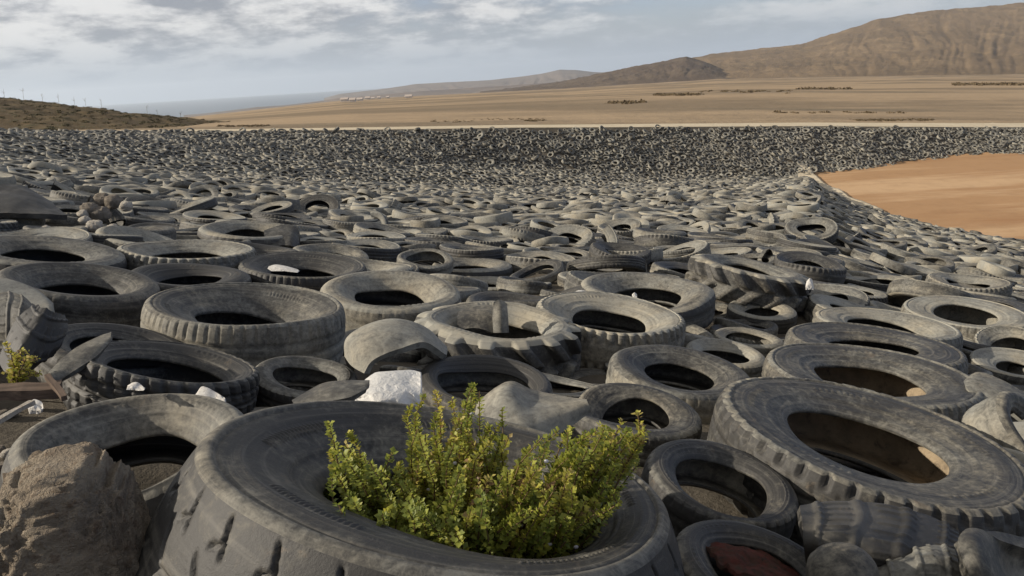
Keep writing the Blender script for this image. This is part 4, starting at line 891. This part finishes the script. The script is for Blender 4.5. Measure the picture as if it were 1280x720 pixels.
def plant(name, stems, label, cat, leaf=.011, dens=230, flowers=0, seed=0, z0=.25):
    """stems: list of (base, tip, tone, bend) -> one stem mesh and one foliage mesh"""
    r_ = np.random.default_rng(seed); SV, SQ, LV, LQ, TN, so_, lo_ = [], [], [], [], [], 0, 0; FV, FQ, fo = [], [], 0
    for base, tip, tone, bend in stems:
        base = np.array(base); tip = np.array(tip); L = np.linalg.norm(tip-base); mid = (base+tip)/2+np.array(bend)
        m = 9; tt = np.linspace(0, 1, m)[:, None]; Cv = (1-tt)**2*base+2*tt*(1-tt)*mid+tt**2*tip
        Cv[1:-1] += np.cumsum(r_.normal(0, .0045, (m-2, 3)), 0)
        T = np.gradient(Cv, axis=0); T /= np.linalg.norm(T, axis=1, keepdims=True); A = np.cross(T, [.3, .9, .2]); A /= np.linalg.norm(A, axis=1, keepdims=True); Bn = np.cross(T, A)
        rad = np.linspace(.0035, .0011, m)
        for j in range(5):
            an = 2*np.pi*j/5; SV.append(Cv+rad[:, None]*(math.cos(an)*A+math.sin(an)*Bn))
        # ring-major order
        blk = np.stack(SV[-5:], 1).reshape(-1, 3); SV = SV[:-5]+[blk]
        q = []
        for i in range(m-1):
            for j in range(5): q.append([i*5+j, i*5+(j+1) % 5, (i+1)*5+(j+1) % 5, (i+1)*5+j])
        SQ.append(np.array(q)+so_); so_ += m*5
        nl = int(L*dens*r_.uniform(.8, 1.2))
        s = z0+(1-z0)*r_.random(nl)**.8; s.sort()
        P = np.stack([np.interp(s, tt[:, 0], Cv[:, k]) for k in range(3)], 1); Tn = np.stack([np.interp(s, tt[:, 0], T[:, k]) for k in range(3)], 1)
        an = np.arange(nl)*2.4+r_.normal(0, .4, nl)
        Aa = np.cross(Tn, [.3, .9, .2]); Aa /= np.linalg.norm(Aa, axis=1, keepdims=True); Ba = np.cross(Tn, Aa)
        keep_gap = None; out = np.cos(an)[:, None]*Aa+np.sin(an)[:, None]*Ba
        el = r_.uniform(.25, 1.0, nl)[:, None]; D = out*np.cos(el)+Tn*np.sin(el); D += r_.normal(0, .18, D.shape); D /= np.linalg.norm(D, axis=1, keepdims=True)
        sd_ = np.cross(D, Tn); sd_ /= np.linalg.norm(sd_, axis=1, keepdims=True)+1e-6; up = np.cross(sd_, D)
        le = leaf*(1.15-.55*s)*r_.uniform(.7, 1.3, nl); le = le*np.where(r_.random(nl) < .12, .3, 1); wi = le*r_.uniform(.34, .54, nl)
        pet = P+out*.003
        pts = [pet, pet+D*(le*.45)[:, None]+sd_*wi[:, None]+up*(le*.10)[:, None], pet+D*le[:, None]+up*(le*-.05)[:, None], pet+D*(le*.45)[:, None]-sd_*wi[:, None]+up*(le*.10)[:, None], pet+D*(le*.5)[:, None]-up*(le*.06)[:, None]]
        LV.append(np.stack(pts, 1).reshape(-1, 3)); k = np.arange(nl)[:, None]*5+lo_
        LQ.append(np.concatenate([k+np.array([[0, 1, 4]]), k+np.array([[1, 2, 4]]), k+np.array([[2, 3, 4]]), k+np.array([[3, 0, 4]])])); lo_ += nl*5
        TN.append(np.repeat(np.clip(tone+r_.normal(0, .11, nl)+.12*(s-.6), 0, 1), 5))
    for i in range(flowers):
        b, tip, _, _ = stems[r_.integers(len(stems))]; c = np.array(b)+(np.array(tip)-np.array(b))*r_.uniform(.6, .95)+r_.normal(0, .012, 3)
        n_ = 6; a = np.arange(n_)*2*np.pi/n_; R_ = .0055
        FV.append(np.concatenate([[c+[0, -.004, .003]], c+R_*np.stack([np.cos(a), -.3*np.sin(a), np.sin(a)], 1)])); FQ.append(np.array([[0, 1+j, 1+(j+1) % n_] for j in range(n_)])+fo); fo += n_+1
    e = bpy.data.objects.new(name, None); COL.objects.link(e); org = np.mean([np.array(s[0]) for s in stems], 0); e.location = org; e.empty_display_size = .1; tag(e, label, cat)
    link('stem', mesh('stem', np.concatenate(SV)-org, np.concatenate(SQ), M['stem']), e)
    link('foliage', mesh('foliage', np.concatenate(LV)-org, np.concatenate(LQ), M['leaf'], True, {'tone': ('POINT', np.concatenate(TN))}), e)
    if flowers: link('blossom', mesh('blossom', np.concatenate(FV)-org, np.concatenate(FQ), M['petal']), e)
    return e
HC, HN = H['hero'][6], H['hero'][7]
def inhole(rmax=.26):
    a = rng.uniform(0, 6.28); r = rmax*math.sqrt(rng.random()); p = HC+np.array([r*math.cos(a), r*math.sin(a), 0]); p[2] = HC[2]-.16; return p
stems = []
def tuft(n, xs, ys, Ys, tone, bx=(0, 0)):
    for i in range(n):
        px_ = rng.uniform(*xs); u = (px_-xs[0])/(xs[1]-xs[0]); py_ = rng.uniform(*ys); tip = at(px_, py_, rng.uniform(*Ys))
        b = inhole(.10); b[:2] = b[:2]*.35+HC[:2]*.65+np.array([tip[0]-HC[0], tip[1]-HC[1]])*.42+rng.normal(0, .025, 2)
        rr = b[:2]-HC[:2]; L = np.linalg.norm(rr)
        if L > .27: b[:2] = HC[:2]+rr/L*.27
        stems.append((b, tip, tone+rng.normal(0, .11), (rng.normal(0, .03), rng.normal(0, .03), rng.uniform(-.01, .06))))
# the tall main tuft, its yellow-green right face, the right-hand branch, the low shaded left, the front
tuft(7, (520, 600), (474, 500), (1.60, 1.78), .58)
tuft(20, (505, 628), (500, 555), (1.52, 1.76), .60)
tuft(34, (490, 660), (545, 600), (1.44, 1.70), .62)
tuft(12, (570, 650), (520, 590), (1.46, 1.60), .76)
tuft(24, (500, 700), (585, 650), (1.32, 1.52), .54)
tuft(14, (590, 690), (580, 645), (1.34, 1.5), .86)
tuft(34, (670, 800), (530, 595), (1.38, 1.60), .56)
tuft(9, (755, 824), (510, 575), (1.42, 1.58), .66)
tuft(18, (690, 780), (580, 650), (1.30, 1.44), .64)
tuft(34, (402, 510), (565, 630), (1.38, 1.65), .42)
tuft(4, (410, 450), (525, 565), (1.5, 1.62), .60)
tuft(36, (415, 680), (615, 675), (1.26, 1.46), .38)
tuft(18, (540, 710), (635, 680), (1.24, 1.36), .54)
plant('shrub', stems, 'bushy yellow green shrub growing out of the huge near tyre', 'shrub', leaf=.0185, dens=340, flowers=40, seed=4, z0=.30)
wz = []
for i in range(13):
    tip = at(rng.uniform(2, 50), rng.uniform(428, 468), rng.uniform(2.5, 2.62)); b = at(18, 484, 2.52)
    wz.append((b, tip, .80, (rng.normal(0, .02), 0, .02)))
plant('weed', wz, 'small yellow green weed sprouting by the plank at the left edge', 'weed', leaf=.018, dens=340, seed=9, z0=.1)

# tall thin dry stalks on the scrub slope
for i, (a_, b_, c_) in enumerate([(4, 111, 122), (28, 110, 125), (52, 117, 128), (72, 117, 129), (92, 121, 134), (106, 123, 136), (126, 124, 139), (183, 132, 145), (196, 137, 148), (225, 139, 154)]):
    Y_ = 130; B0 = at(a_+2, c_+2, Y_); T0 = at(a_, b_, Y_)
    st_ = [(B0, T0, .3, (.05, 0, 0))]
    for j in range(3):
        s = rng.uniform(.5, .9); q = np.array(B0)+(np.array(T0)-np.array(B0))*s; st_.append((q, q+np.array([rng.uniform(-.5, .5), 0, rng.uniform(.15, .5)]), .3, (0, 0, 0)))
    V, Q, off = [], [], 0
    for b, tt_, _, _ in st_:
        b = np.array(b); tt_ = np.array(tt_); r_ = .022
        for k_, (c0, rad) in enumerate(((b, r_), (tt_, r_*.5))):
            for j in range(5): V.append(c0+rad*np.array([math.cos(j*1.2566), math.sin(j*1.2566), 0]))
        Q += [[off+j, off+(j+1) % 5, off+5+(j+1) % 5, off+5+j] for j in range(5)]; off += 10
    V = np.array(V); o = link('dry_stalk', mesh('dry_stalk', V-B0, np.array(Q), M['stem'])); o.location = B0
    tag(o, 'thin dry plant stalk standing on the ridge of the scrub slope', 'plant', 'dry stalks on the scrub slope')
# scrub: leaf clumps on the slope and the plain
def clumps(name, pts, label, col, seed=0):
    r_ = np.random.default_rng(seed); V, Q = [], []; off = 0
    for (x, y, z, s) in pts:
        n_ = 26; d = r_.normal(0, 1, (n_, 3)); d[:, 2] = np.abs(d[:, 2])*.8; d /= np.linalg.norm(d, axis=1, keepdims=True); c = np.array([x, y, z])+d*s*r_.uniform(.3, 1, (n_, 1))*np.array([1.3, 1.3, .45])
        a = r_.normal(0, 1, (n_, 3)); a /= np.linalg.norm(a, axis=1, keepdims=True); b = np.cross(a, d); k = s*.22
        V.append(np.stack([c+a*k, c+b*k, c-a*k, c-b*k], 1).reshape(-1, 3)); Q.append((np.arange(n_)[:, None]*4+np.arange(4)[None])+off); off += n_*4
    t = NT(name+'_leaf'); m = t.out(col, .8, .15)
    return tag(link(name, mesh(name, np.concatenate(V), np.concatenate(Q), m, False)), label, name.replace('_', ' '), kind='stuff')
dg = bpy.context.evaluated_depsgraph_get(); bpy.context.view_layer.update()
hillo = bpy.data.objects['scrub_hill']; hv = np.empty(len(hillo.data.vertices)*3, np.float32); hillo.data.vertices.foreach_get('co', hv); hv = hv.reshape(-1, 3)
sel = hv[(hv[:, 0]/hv[:, 1] > -.8) & (rng.random(len(hv)) < .055)]
clumps('undergrowth', [(*(p+np.array([0, 0, .02])), rng.uniform(.2, .55)) for p in sel], 'low dry scrub on the left slope', (.085, .072, .036), 2)
pts = []
def on_plain(px_, py_):
    d = ray(px_, py_); ss = np.geomspace(60, 4500, 500); g = ground_z(d[0]*ss, d[1]*ss, False); i = np.argmax(d[2]*ss < g); s = ss[max(i, 1)]; return d[0]*s, d[1]*s, float(ground_z(d[0]*s, d[1]*s)), s
for x0_, x1_, y_, n_, s_ in ((820, 875, 119, 70, 1.3), (875, 985, 115, 40, 1.0), (1195, 1285, 106, 150, 2.0), (1060, 1165, 150.5, 110, .30), (655, 680, 151, 22, .30), (590, 680, 149, 26, .22), (270, 335, 158, 50, .3), (540, 590, 152, 26, .22), (760, 800, 129, 16, 1.2), (1000, 1060, 111, 24, 1.8), (960, 1130, 141, 26, .5)):
    for i in range(n_):
        x, y, z, s = on_plain(rng.uniform(x0_, x1_), y_+rng.normal(0, .6)); pts.append((x, y, z, s_*rng.uniform(.6, 1.4)))
clumps('scrub', pts, 'dry scrub bushes dotted over the plain', (.12, .088, .05), 5)
# white houses of the far town
M['white_wall'] = NT('white_wall').out((.50, .47, .43), .8, .2); M['house_roof'] = NT('house_roof').out((.42, .36, .31), .8, .2); M['pane'] = NT('pane').out((.05, .06, .07), .2, .5)
for i in range(0, 16, 2):
    px_, py_ = [(431, 125.6), (436, 125.2), (441, 125.3), (446, 124.2), (450, 124.4), (455, 123.9), (460, 123.2), (463, 123.6), (466, 122.4), (471, 122.9), (474, 122.2), (478, 121.6), (485, 121.4), (503, 121.8), (511, 121.4), (515, 121)][i]
    x, y, z, s = on_plain(px_, py_+1.6); a, b, h = rng.uniform(2.5, 4.5), 4, rng.uniform(2, 3.5)
    V = [(-a, -b, -4), (a, -b, -4), (a, b, -4), (-a, b, -4), (-a, -b, h), (a, -b, h), (a, b, h), (-a, b, h)]
    e = bpy.data.objects.new('white_house', None); COL.objects.link(e); e.location = (x, y, z); tag(e, 'tiny white house in the far town by the sea', 'house', 'white houses of the far town')
    link('wall', mesh('wall', V, np.array([[0, 1, 5, 4], [1, 2, 6, 5], [2, 3, 7, 6], [3, 0, 4, 7]]), M['white_wall'], False), e)
    g = .6; VR = [(-a-g, -b-g, h-.1), (a+g, -b-g, h-.1), (a+g, b+g, h-.1), (-a-g, b+g, h-.1), (-a-g, 0, h+2.2), (a+g, 0, h+2.2)]
    link('roof', mesh('roof', VR, [np.array([[0, 1, 5, 4], [2, 3, 4, 5], [3, 2, 1, 0]]), np.array([[3, 0, 4], [1, 2, 5]])], M['house_roof'], False), e)
# a tyre standing on the crest of the far bank
pp = at(752, 161, 87.2); zt = float(ground_z(pp[0], pp[1]))
o = link('truck_tyre', protos[1][4]); o.matrix_world = frame(np.array([pp[0], pp[1], zt+.25]), np.array([.75, -.6, .25])) @ Matrix.Diagonal((.85, .85, .85, 1)); tag(o, 'tyre standing upright on the crest of the far bank', 'tyre')
#@@P1

sc.view_settings.view_transform = 'Standard'; sc.view_settings.look = 'None'; sc.view_settings.gamma = 1; sc.view_settings.exposure = .3
sc.view_settings.use_curve_mapping = False
sc.cycles.max_bounces = 6; sc.cycles.diffuse_bounces = 3; sc.cycles.transparent_max_bounces = 8; sc.cycles.volume_bounces = 1
sc.cycles.use_denoising = True
try: sc.cycles.denoiser = 'OPENIMAGEDENOISE'
except Exception: pass
